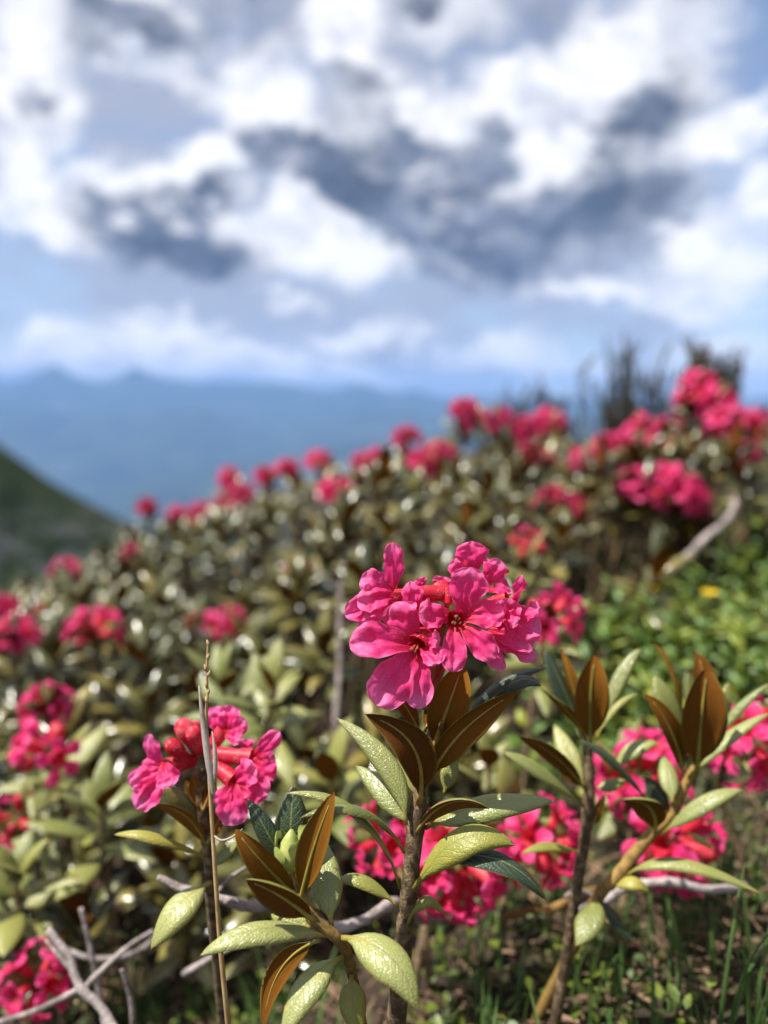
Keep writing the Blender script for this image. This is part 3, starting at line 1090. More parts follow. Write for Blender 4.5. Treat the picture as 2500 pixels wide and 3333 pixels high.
    # resting buds in the leaf axils
    for i, (x, y) in enumerate([(795, 350), (890, 470), (830, 980)]):
        p = P(*z2(x, y, .2500))
        v, f = tube_geo([p, p + UP * .0012, p + UP * .003, p + UP * .004], [.0003, .0011, .0009, .0001], 7)
        world_child('bud', make_mesh('bud', v, f, ['bark_young']), T)


build_hero()


def build_low_shoot():
    T = shoot_thing('young leafy shoot with a pale green bud, at the foot of the tall shoot',
                    [z4(455, 300, .240), z4(470, 360, .239), z4(500, 440, .237), z4(540, 505, .236), z4(600, 550, .236), z4(650, 600, .238), z4(690, 700, .243)],
                    [9, 12, 16, 19, 19, 18, 17], 'bark_young', 8, cat='shoot')
    L = lambda b, t, w, n=TOPF, mid=None, **k: put_leaf(T, z4(*b), z4(*t), w / 1.2762, n, z4(*mid) if mid else None, **k)
    L((540, 505, .2355), (255, 335, .2260), 150, (-.2, .55, -.8), (400, 400, .2285), seed=201)
    L((465, 400, .2375), (212, 125, .2290), 120, (-.45, .35, -.85), (330, 270, .2300), seed=202)
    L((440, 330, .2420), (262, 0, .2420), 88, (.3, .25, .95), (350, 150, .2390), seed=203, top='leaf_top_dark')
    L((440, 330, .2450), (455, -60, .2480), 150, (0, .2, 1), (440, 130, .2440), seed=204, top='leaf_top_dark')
    L((485, 420, .2370), (625, -30, .2320), 130, (.35, .05, -1), (540, 200, .2320), seed=205, rust='midrib')
    L((612, 530, .2380), (580, 172, .2560), 136, (.0, .6, .8), (588, 330, .2440), top='leaf_top_pale', seed=206)
    L((595, 568, .2355), (65, 652, .2230), 118, (-.05, .88, .45), (310, 545, .2270), seed=207, top='leaf_top_pale')
    L((648, 575, .2370), (970, 878, .2200), 185, (.30, .75, .6), (850, 650, .2260), seed=208, top='leaf_top_pale', camber=.2)
    L((660, 655, .2380), (405, 1010, .2230), 150, (-.5, .6, .6), (500, 780, .2290), seed=209, top='leaf_top_pale')
    L((695, 730, .2410), (735, 1010, .2340), 118, (.2, .55, .8), (705, 850, .2360), seed=210, top='leaf_top_yellow')
    L((565, 585, .2380), (330, 960, .2400), 100, (.5, .3, -.8), (400, 710, .2400), seed=211)
    L((525, 535, .2420), (360, 480, .2470), 110, (-.1, .6, .8), seed=212, top='leaf_top_yellow')
    # soft green terminal bud
    p = P(*z4(432, 300, .2385))
    top = P(*z4(445, 130, .2370))
    g = Geo()
    ax = top - p
    rr = [.0018, .0036, .0044, .0042, .0032, .0020, .0006]
    pts = [p + ax * (i / 6) for i in range(7)]
    v, f = tube_geo(pts, rr, 10)
    bud = world_child('bud', make_mesh('bud', v, f, ['bud_scale']), T)
    for k in range(6):
        a = k * 2.4
        side = (RIGHT * math.cos(a) - FWD * math.sin(a))
        b = p + ax * (.05 + .09 * k) + side * .0036
        t = b + ax * .55 + side * .0012
        v, f, fm, uv, sp = blade(b, (b + t) / 2 + side * .0012, t, .0062, side, 7, 4, petal_profile, .35, 0, 0, double=False, seed=k)
        world_child('bud_scale', make_mesh('bud_scale', v, f, ['bud_scale'], None, uv), bud)


build_low_shoot()


def build_left_bloom():
    d = .288
    q = lambda x, y, o=0.0: z3(x, y, d + o)
    T = shoot_thing('slightly blurred alpine rose bloom with red buds and side-on flowers, behind a dry grass stalk',
                    [q(640, 640), q(655, 800), q(668, 960), q(690, 1120), q(702, 1290), q(712, 1420, .003)],
                    [20, 30, 22, 16, 15, 17], seed=12)
    pt = lambda F, b, t, w, n, **k: put_petal(F, q(*b), q(*t), w / 1.8433, n, **k)
    tb = lambda a, b, r0, r1, **k: put_tube(T, q(*a), q(*b), r0 / 1.8433, r1 / 1.8433, **k)
    # left flower
    F = tb((640, 590, 0), (420, 650, -.004), 38, 60)
    pt(F, (430, 640, -.004), (335, 440, -.006), 105, (-.3, .2, 1), seed=301, ruf=.3)
    pt(F, (450, 640, -.006), (222, 745, -.010), 150, (-.1, .4, 1), seed=302, ruf=.3)
    pt(F, (460, 660, -.008), (262, 890, -.012), 170, (-.2, .1, 1), seed=303, ruf=.25)
    pt(F, (430, 620, -.008), (470, 760, -.014), 150, (.1, .2, 1), seed=304, ruf=.3)
    pt(F, (430, 620, .0), (300, 640, .003), 120, (-.3, .6, .8), seed=305, ruf=.3)
    # buds
    for i, (a, b, w) in enumerate([((640, 560, 0), (520, 350, -.002), 62), ((650, 560, -.003), (595, 395, -.006), 50), ((600, 610, -.003), (440, 480, -.006), 50), ((640, 520, .004), (610, 360, .004), 44)]):
        p0, p1 = P(*q(*a)), P(*q(*b))
        s = d / FPX / 1.8433 * w
        pts = [p0 + (p1 - p0) * t for t in (0, .25, .5, .7, .85, .95, 1)]
        v, f = tube_geo(pts, [s * .45, s * .6, s * .85, s, s * .85, s * .5, s * .08], 10)
        world_child('flower_bud', make_mesh('flower_bud', v, f, ['corolla_tube']), T)
    # upper flower seen from behind
    F = tb((690, 560, 0), (790, 410, .001), 36, 50)
    pt(F, (770, 420, .0), (722, 278, .001), 140, (-.2, .2, 1), seed=311, ruf=.25)
    pt(F, (800, 410, .004), (835, 268, .006), 150, (0, .2, 1), seed=312, ruf=.25)
    pt(F, (820, 420, .0), (930, 370, .0), 120, (.3, .3, 1), seed=313, ruf=.3)
    pt(F, (800, 440, -.003), (900, 470, -.005), 100, (.3, .3, 1), seed=314, ruf=.3)
    # right flower
    F = tb((700, 560, -.003), (960, 585, -.006), 46, 56)
    pt(F, (970, 580, -.006), (1128, 428, -.008), 110, (.2, .4, 1), seed=321, ruf=.3)
    pt(F, (960, 590, -.002), (1105, 610, .0), 130, (.3, .5, .8), seed=322, ruf=.4)
    pt(F, (960, 600, -.008), (1090, 720, -.010), 160, (.3, .2, 1), seed=323, ruf=.4)
    pt(F, (930, 540, .003), (930, 470, .005), 90, (0, .5, .8), seed=324, ruf=.4)
    # lower right flower
    F = tb((700, 600, -.004), (850, 720, -.010), 40, 56)
    pt(F, (860, 720, -.011), (985, 640, -.013), 170, (.1, .5, 1), seed=331, ruf=.35)
    pt(F, (870, 730, -.011), (1065, 790, -.014), 170, (.3, .2, 1), seed=332, ruf=.45)
    pt(F, (850, 740, -.012), (845, 990, -.015), 190, (0, .0, 1), seed=333, ruf=.22)
    pt(F, (840, 740, -.011), (755, 880, -.013), 120, (-.4, .1, 1), seed=334, ruf=.3)
    pt(F, (880, 740, -.010), (990, 870, -.012), 150, (.3, .0, 1), seed=335, ruf=.35)
    L = lambda b, t, w, n=TOPF, mid=None, **k: put_leaf(T, q(*b), q(*t), w / 1.8433, n, q(*mid) if mid else None, **k)
    L((690, 1130, 0), (345, 865, -.006), 100, (-.2, .5, -.85), (560, 930, -.006), seed=341)
    L((695, 1190, 0), (130, 1045, -.01), 95, (-.05, .95, .2), (380, 1050, -.012), seed=342, camber=.3, top='leaf_top_yellow')
    L((660, 960, 0), (430, 760, -.004), 110, (-.3, .5, .8), seed=343)
    L((670, 930, .004), (560, 720, .008), 90, (-.2, .3, -1), seed=344)
    L((690, 1100, -.002), (800, 860, .0), 90, (.3, .3, -1), seed=345)
    L((700, 1240, 0), (880, 1090, -.004), 90, (.2, .8, .6), seed=346)
    L((665, 900, -.003), (600, 690, -.004), 105, (-.1, .2, -1), seed=347, rust='midrib_rust')
    L((665, 900, -.004), (740, 700, -.004), 100, (.2, .2, -1), seed=348, rust='midrib_rust')
    put_leaf(T, z7(1262, 500, .286), z7(905, 905, .270), 118, (-.3, .75, .65), z7(1060, 650, .273), seed=349, top='leaf_top_pale')


build_left_bloom()


def build_right_shoots():
    d = .318
    q = lambda x, y, o=0.0: z5(x, y, d + o)
    A = shoot_thing('flowerless leafy shoot with an upright rusty-backed leaf, just right of the sharp bloom',
                    [q(500, 600), q(512, 780), q(522, 950), q(515, 1150), q(495, 1330), q(455, 1560)], [12, 15, 18, 20, 18, 18], seed=21, cat='shoot')
    L = lambda b, t, w, n=TOPF, mid=None, T=A, **k: put_leaf(T, q(*b), q(*t), w / 1.9518, n, q(*mid) if mid else None, **k)
    L((528, 720, -.002), (562, 160, -.008), 225, (.05, .15, -1), (530, 420, -.010), seed=401, camber=.2)
    L((475, 640, .0), (240, 115, .004), 135, (.35, .35, .9), (350, 360, .0), seed=402, top='leaf_top_dark')
    L((490, 640, .004), (345, 120, .006), 95, (-.3, .2, -1), (420, 370, .002), seed=403)
    L((480, 680, 0), (205, 365, -.008), 60, (-.6, .75, .1), (370, 500, -.004), seed=404, camber=.3)
    L((560, 690, .004), (850, 120, .010), 100, (-.35, .5, .8), (720, 300, .006), seed=405)
    L((565, 700, .0), (845, 408, .004), 60, (-.4, .85, .2), (690, 480, .0), seed=406, camber=.3)
    L((495, 1000, -.002), (300, 600, .014), 140, (-.2, .6, .8), (395, 790, .003), seed=407, top='leaf_top_pale')
    L((505, 1030, -.001), (65, 675, -.012), 105, (-.35, .5, -.8), (300, 800, -.010), seed=408)
    L((490, 1000, .003), (310, 860, .003), 70, (-.3, .5, -.8), seed=409)
    L((490, 1120, -.002), (-25, 775, -.016), 130, (-.15, .85, .5), (230, 900, -.014), seed=410, top='leaf_top_pale')
    L((640, 900, .010), (965, 720, .004), 125, (.0, .85, .5), (800, 750, .004), seed=411, top='leaf_top_pale')
    L((470, 1420, 0), (95, 1425, -.012), 82, (0, .9, .4), (270, 1370, -.008), seed=412, top='leaf_top_yellow')
    L((540, 1260, 0), (620, 1050, -.004), 60, (.4, .5, -.8), seed=413)
    L((560, 1010, .006), (760, 960, .006), 90, (.1, .7, .7), seed=414)
    B = shoot_thing('flowerless leafy shoot with two big rusty-backed leaves, leaning right on a tan stem',
                    [q(1195, 870), q(1150, 950), q(1090, 1080), q(1040, 1180), q(920, 1290), q(790, 1450), q(670, 1600), q(590, 1680, .004)], [11, 14, 17, 19, 20, 21, 20, 20], 'bark_young', 22, cat='shoot')
    k = dict(T=B)
    L((1205, 900, -.004), (1272, 245, -.012), 290, (.05, .12, -1), (1235, 540, -.014), seed=421, camber=.2, **k)
    L((1115, 930, -.003), (878, 405, -.010), 140, (-.4, .25, -.9), (1040, 640, -.010), seed=422, **k)
    L((1130, 760, .004), (935, 290, .008), 170, (.2, .4, .9), (1040, 480, .003), seed=423, top='leaf_top', **k)
    L((1270, 700, .004), (1205, 140, .010), 165, (.1, .15, -1), (1260, 380, .006), seed=424, **k)
    L((1150, 940, -.002), (1670, 530, -.004), 100, (-.3, .85, .4), (1390, 690, -.006), seed=425, top='leaf_top_pale', **k)
    L((1300, 740, .002), (1680, 335, .0), 75, (-.45, .8, .3), (1460, 500, .0), seed=426, camber=.3, **k)
    L((1055, 1100, -.008), (990, 795, .006), 128, (-.1, .6, .8), (1030, 930, -.003), seed=427, top='leaf_top_pale', **k)
    L((940, 1290, -.003), (722, 1080, -.014), 180, (-.15, .6, -.6), (900, 1120, -.012), seed=428, **k)
    L((985, 1300, -.003), (1500, 1015, -.012), 130, (.05, .85, .5), (1240, 1100, -.012), seed=429, top='leaf_top_pale', **k)
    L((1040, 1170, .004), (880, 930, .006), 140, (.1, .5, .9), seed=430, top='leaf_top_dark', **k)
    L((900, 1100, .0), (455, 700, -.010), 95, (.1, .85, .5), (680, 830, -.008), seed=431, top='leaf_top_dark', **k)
    L((1130, 800, .006), (930, 90, .012), 55, (-.6, .2, -.8), (1060, 330, .008), seed=432, **k)
    L((1290, 760, .008), (1410, 330, .012), 120, (.3, .5, .8), (1380, 520, .008), seed=433, **k)
    L((760, 1560, -.002), (1640, 1690, -.020), 110, (.15, .85, .45), (1100, 1480, -.012), seed=434, **k)
    L((1150, 1290, .006), (1320, 1395, .004), 60, (.2, .8, .5), seed=435, top='leaf_top_yellow', **k)
    L((660, 1640, .0), (910, 1680, -.006), 100, (0, .8, .6), (800, 1600, -.006), seed=436, top='leaf_top_yellow', **k)
    L((560, 1690, .004), (440, 2010, -.016), 190, (-.45, .6, .7), (520, 1830, -.010), seed=437, **k)
    L((560, 1690, .004), (800, 2000, .0), 90, (.4, .6, .7), seed=438, top='leaf_top_dark', **k)


build_right_shoots()


# ------------------------------------------------------------------ generic parts for the other shrubs
def bg_leaf_variant(seed, nl=4, nw=2, bend=0.16):
    rs = random.Random(seed)
    p0, p2 = Vector((0, 0, 0)), Vector((0, 1, 0))
    c = Vector((rs.uniform(-.05, .05), .5, bend * 2 * rs.uniform(.4, 1.3)))
    v, f, fm, uv, sp = blade(p0, c, p2, 0.34 * rs.uniform(.85, 1.15), Vector((0, 0, 1)), nl, nw, leaf_profile, .22, 0, .012, seed=seed)
    return v, f, fm, uv


BG_LEAF = [bg_leaf_variant(900 + i) for i in range(6)]
BG_LEAF_ME = [make_mesh('leaf', v, f, ['leaf_top_far', 'leaf_under'], fm, uv) for v, f, fm, uv in BG_LEAF]
FINE_LEAF_ME = [make_mesh('leaf', v, f, ['leaf_top', 'leaf_under'], fm, uv) for v, f, fm, uv in [bg_leaf_variant(950 + i, 9, 6) for i in range(5)]]


def flower_variant(seed, nl=5, nw=4, openness=1.0):
    """unit flower: base at the origin, axis +Z, about 1.7 long"""
    rs = random.Random(seed)
    g = Geo()
    n = 6
    pts = [Vector((0, 0, .9 * i / n)) for i in range(n + 1)]
    rr = [.10, .19, .22, .23, .26, .30, .36]
    v, f = tube_geo(pts, rr, 8, False)
    g.add(v, f, 0)
    for k in range(5):
        a = 2 * math.pi * k / 5 + rs.uniform(-.12, .12)
        rad = Vector((math.cos(a), math.sin(a), 0))
        op = openness * rs.uniform(.75, 1.2)
        b = rad * .31 + Vector((0, 0, .84))
        t = rad * (.33 + .78 * op) + Vector((0, 0, 1.45 - .45 * op + rs.uniform(-.12, .12)))
        c = rad * (.42 + .2 * op) + Vector((0, 0, 1.35))
        nn = (Vector((0, 0, 1)) * .8 - rad * .6).normalized()
        v, f, fm, uv, sp = blade(b, c, t, .74 * rs.uniform(.85, 1.15), nn, nl, nw, petal_profile, 0, 0, 0, ruffle=.4, crease=.25, wob=.06, seed=seed * 9 + k, double=False, crumple=.5)
        g.add(v, f, 1, uv)
    return g.mesh('flower', ['corolla_tube', 'petal_far'])


def bud_variant():
    pts = [Vector((0, 0, z)) for z in (0, .3, .6, .85, 1.05, 1.15)]
    v, f = tube_geo(pts, [.12, .22, .30, .33, .22, .05], 8)
    return make_mesh('flower', v, f, ['corolla_tube'])


FLOWERS = [flower_variant(50 + i, openness=.7 + .15 * i) for i in range(4)]
FLOWERS_FINE = [flower_variant(70 + i, 9, 8, .8 + .12 * i) for i in range(4)]
BUD_ME = bud_variant()


def frame(o, axis, up_hint, s):
    """matrix with local Y along axis and Z near up_hint"""
    y = axis.normalized()
    x = y.cross(up_hint)
    if x.length < 1e-5:
        x = y.orthogonal()
    x.normalize()
    z = x.cross(y)
    return Matrix(((x.x * s, y.x * s, z.x * s, o.x), (x.y * s, y.y * s, z.y * s, o.y), (x.z * s, y.z * s, z.z * s, o.z), (0, 0, 0, 1)))


def whorl(top, axis, n, rs, size=0.036, spread=1.0, span=0.03):
    """leaf matrices for one shoot"""
    out = []
    axis = axis.normalized()
    o1 = axis.orthogonal().normalized()
    o2 = axis.cross(o1)
    a0 = rs.uniform(0, 6.28)
    for k in range(n):
        t = k / max(1, n - 1)                      # 0 = youngest
        a = a0 + k * 2.4 + rs.uniform(-.25, .25)
        pol = (R(28) + R(70) * t) * spread + rs.uniform(-.14, .14)
        rad = o1 * math.cos(a) + o2 * math.sin(a)
        d = axis * math.cos(pol) + rad * math.sin(pol)
        nn = axis * math.sin(pol) - rad * math.cos(pol)
        nn = (nn + Vector((0, 0, .35)) + Vector((rs.uniform(-.3, .3), rs.uniform(-.3, .3), 0))).normalized()
        p = top - axis * span * t
        out.append(frame(p, d, nn, size * rs.uniform(.72, 1.15)))
    return out


def cluster_matrices(c, axis, rs, n, s):
    """flowers standing out of one point in a dome"""
    out = []
    axis = axis.normalized()
    o1 = axis.orthogonal().normalized()
    o2 = axis.cross(o1)
    for k in range(n):
        pol = R(12) + R(88) * math.sqrt((k + .5) / n)
        a = k * 2.4 + rs.uniform(-.2, .2)
        d = axis * math.cos(pol) + (o1 * math.cos(a) + o2 * math.sin(a)) * math.sin(pol)
        m = frame(c + d * (0.006 * s / .0165), d, axis + o1 * .01, s * rs.uniform(.85, 1.15))
        out.append(m @ Matrix.Rotation(R(-90), 4, 'X') @ Matrix.Rotation(rs.uniform(0, 6.28), 4, 'Z'))
    return out


# ------------------------------------------------------------------ flower shoots close behind the hero
def bloom_shoot(label, px, py, d, axis, s, n, seed, foot=None, leaves=9, open_leaf=1.0, group=None, buds=.14):
    rs = random.Random(seed)
    c = P(px, py, d)
    ax = camvec(axis)
    base = c - ax * .012
    ft = foot if foot is not None else Vector((c.x + rs.uniform(-.03, .03), c.y + .03, 0))
    ft = Vector((ft.x, ft.y, ground_z(ft.x, ft.y)))
    T = thing('alpine_rose_shoot', label, 'flower', ft, group)
    pts = [c, base, base.lerp(ft, .35) - ax * .012, base.lerp(ft, .75), ft - Vector((0, 0, .004))]
    world_child('stem', stem_mesh('stem', pts, [.0012, .0016, .0020, .0024, .0028], 'bark_shoot', 5, 8, .08, seed), T)
    for i, m in enumerate(cluster_matrices(c, ax, rs, n, s)):
        me = BUD_ME if rs.random() < buds else rs.choice(FLOWERS_FINE)
        obj('flower', me, T, m)
    for m in whorl(base - ax * .004, ax, leaves, rs, .038, open_leaf * 1.15, .025):
        obj('leaf', rs.choice(FINE_LEAF_ME), T, m)
    return T


bloom_shoot('drooping pink bloom just right of the tall stem, low over the dark soil', 1490, 2800, .365, (.1, -.5, .85), .0150, 8, 1, leaves=5)
bloom_shoot('small pink bloom peeping out just left of the tall stem', 1245, 2730, .365, (-.6, .2, .7), .0105, 5, 2, leaves=5)
bloom_shoot('pink bloom under the yellow-green leaf, between the tall stem and the leafy shoots', 1760, 2740, .375, (.3, .0, .9), .0125, 8, 3, leaves=6)
bloom_shoot('pink bloom tucked low behind the tan leaning stem', 2190, 2730, .380, (.25, -.4, .85), .0150, 7, 4, leaves=5)
bloom_shoot('coral pink bloom between the two flowerless leafy shoots', 2090, 2530, .40, (-.1, .6, .7), .0135, 7, 5, leaves=6)
bloom_shoot('pink bloom behind the strap leaf of the shoot with two big rusty leaves', 2450, 2410, .375, (.4, .1, .9), .0130, 6, 6, leaves=6)
bloom_shoot('blurred pink bloom half hidden by the right side of the sharp flower head', 1790, 2020, .46, (.2, .9, .3), .0125, 6, 7, leaves=10)
bloom_shoot('half-open red buds standing in the leaves above the sharp bloom', 1715, 1790, .64, (0, .95, .2), .0125, 6, 8, leaves=10, buds=.85)
bloom_shoot('dull pink bloom low among crossed grey twigs', 120, 3195, .40, (0, .4, .8), .0110, 7, 9, leaves=4)
bloom_shoot('pink bloom rising over leaves on the slope left of the grass stalk, largest there', 165, 2450, .46, (0, .8, .5), .0120, 7, 10, leaves=10)
bloom_shoot('faded pink bloom below the large one on the slope left of the grass stalk', 60, 2660, .46, (-.2, .6, .7), .0100, 5, 13, leaves=9)
#==BG==
def leafy_shoot(label, px, py, d, axis, n, seed, size=.040):
    rs = random.Random(seed)
    c = P(px, py, d)
    ax = camvec(axis)
    ft = Vector((c.x + rs.uniform(-.02, .02), c.y + .02, 0))
    ft.z = ground_z(ft.x, ft.y)
    T = thing('alpine_rose_shoot', label, 'shoot', ft)
    pts = [c, c - ax * .02, c.lerp(ft, .5) - ax * .008, ft - Vector((0, 0, .004))]
    world_child('stem', stem_mesh('stem', pts, [.0011, .0016, .0021, .0026], 'bark_shoot', 5, 8, .08, seed), T)
    for m in whorl(c, ax, n, rs, size, .95, .034):
        obj('leaf', rs.choice(FINE_LEAF_ME), T, m)


leafy_shoot('blurred leafy shoot with erect rusty leaves, left behind the sharp bloom', 880, 2250, .47, (.1, .95, .3), 13, 31)
leafy_shoot('thin leafy shoot in the gap between the tall stem and the upright rusty leaf', 1590, 2490, .42, (0, .98, .2), 9, 32, .032)
leafy_shoot('leafy shoot in the shade between the left bloom and the tall stem', 1080, 2560, .45, (-.2, .9, .4), 12, 33)
leafy_shoot('pale leafy shoot beneath the faded pink bloom on the left slope', 60, 2860, .42, (.2, .9, .4), 13, 34)
leafy_shoot('leafy shoot between the faded pink bloom and the left bloom', 330, 2640, .44, (.1, .95, .3), 12, 35)
leafy_shoot('pale leafy shoot right above the grass stalk tip', 720, 2230, .50, (-.1, .9, .4), 12, 36)

# ------------------------------------------------------------------ the alpine rose thicket on the slope
# shrubs: label, flower clusters (photo x, y, distance, size factor)
SHRUBS = [
    ('alpine rose shrub left of the grass stalk with one dark pink tuft low in it',
     [(160, 2275, .52, .75)], (-.22, .50)),
    ('alpine rose shrub with one bright magenta bloom and paler ones behind the grass stalk',
     [(310, 2040, .72, 1.0), (60, 2045, .70, .75), (10, 1960, .80, .7)], (-.26, .74)),
    ('alpine rose shrub before the dark valley slope, two lone pink blooms on top',
     [(210, 1855, 1.15, .9), (418, 1805, 1.15, .8), (130, 1980, 1.0, .5)], (-.40, 1.12)),
    ('alpine rose shrub behind the sharp bloom, two pink heads half sunk in leaves',
     [(740, 2015, .80, .95), (970, 1845, .95, .85), (640, 2010, .85, .5)], (-.13, .86)),
    ('alpine rose shrub where the thicket skyline starts above the valley, row of small pink blooms',
     [(478, 1640, 1.50, .85), (572, 1668, 1.45, .8), (650, 1658, 1.42, .95), (740, 1640, 1.40, 1.0), (790, 1600, 1.4, 1.0), (748, 1550, 1.45, .9)], (-.36, 1.44)),
    ('alpine rose shrub in the middle of the skyline, pink blooms against the blue mountains',
     [(865, 1540, 1.30, .75), (940, 1522, 1.30, .95), (1045, 1497, 1.28, .9), (1100, 1600, 1.10, 1.0), (1190, 1500, 1.20, .9), (1235, 1480, 1.22, .8)], (-.08, 1.25)),
    ('alpine rose shrub at the skyline dip, many pink blooms with low heath clump behind',
     [(1318, 1415, 1.10, .85), (1390, 1490, 1.05, .9), (1440, 1470, 1.08, .8), (1510, 1318, 1.15, .95), (1520, 1370, 1.15, .7), (1620, 1360, 1.12, .95), (1700, 1385, 1.12, .95), (1785, 1365, 1.15, .95), (1570, 1350, 1.15, .8)], (.10, 1.10)),
    ('alpine rose shrub below the skyline dip, loose faded pink blooms among ochre leaves',
     [(1720, 1470, 1.02, .75), (1775, 1480, 1.02, .7), (1790, 1615, .92, .8), (1870, 1630, .92, .75)], (.19, .98)),
    ('alpine rose shrub with a wide saturated pink bloom pair, above the slanting grey branch',
     [(2110, 1570, .84, 1.05), (2215, 1590, .84, 1.15), (2040, 1555, .86, .8), (2270, 1640, .84, .6), (2170, 1530, .86, .7)], (.30, .86)),
    ('alpine rose shrub below the dark bare heath, chain of red and pink blooms',
     [(1900, 1485, 1.0, .7), (1975, 1440, 1.02, .85), (2050, 1430, 1.02, .85), (2100, 1385, 1.04, .95), (2180, 1390, 1.04, .9), (2150, 1420, 1.0, .7)], (.34, 1.04)),
    ('tallest alpine rose shrub at the ridge, big bright pink bloom crown under the dark tuft',
     [(2255, 1290, .95, 1.0), (2330, 1300, .95, 1.05), (2280, 1250, .97, .9), (2380, 1370, .92, 1.1), (2440, 1400, .92, 1.05), (2330, 1380, .95, .8), (2470, 1350, .95, .8), (2440, 1460, .90, .7)], (.44, .98)),
    ('flowerless alpine rose leaves crowding between the sharp bloom and the red half-open buds',
     [], (.10, .66)),
]
GROUP = 'alpine rose shrubs of the thicket'


# leaf skyline of the thicket as the photograph shows it
SKX = [-600, 0, 300, 450, 700, 1000, 1300, 1450, 1600, 1800, 1900, 2100, 2250, 2400, 2600, 3200]
SKY = [2050, 1960, 1840, 1740, 1690, 1580, 1500, 1480, 1430, 1440, 1500, 1470, 1440, 1460, 1440, 1400]


def canopy(x, y):
    """height of the leaf tops above the soil"""
    h = 0.085 + 0.13 * smooth01(.42, .80, y) + 0.05 * smooth01(.9, 1.3, y)
    h += 0.035 * mnoise.noise(Vector((x * 5, y * 5, 1.7)))
    px = CX + x / max(y, .1) * FPX
    return h


ALLC = [c for q in SHRUBS for c in q[1]]


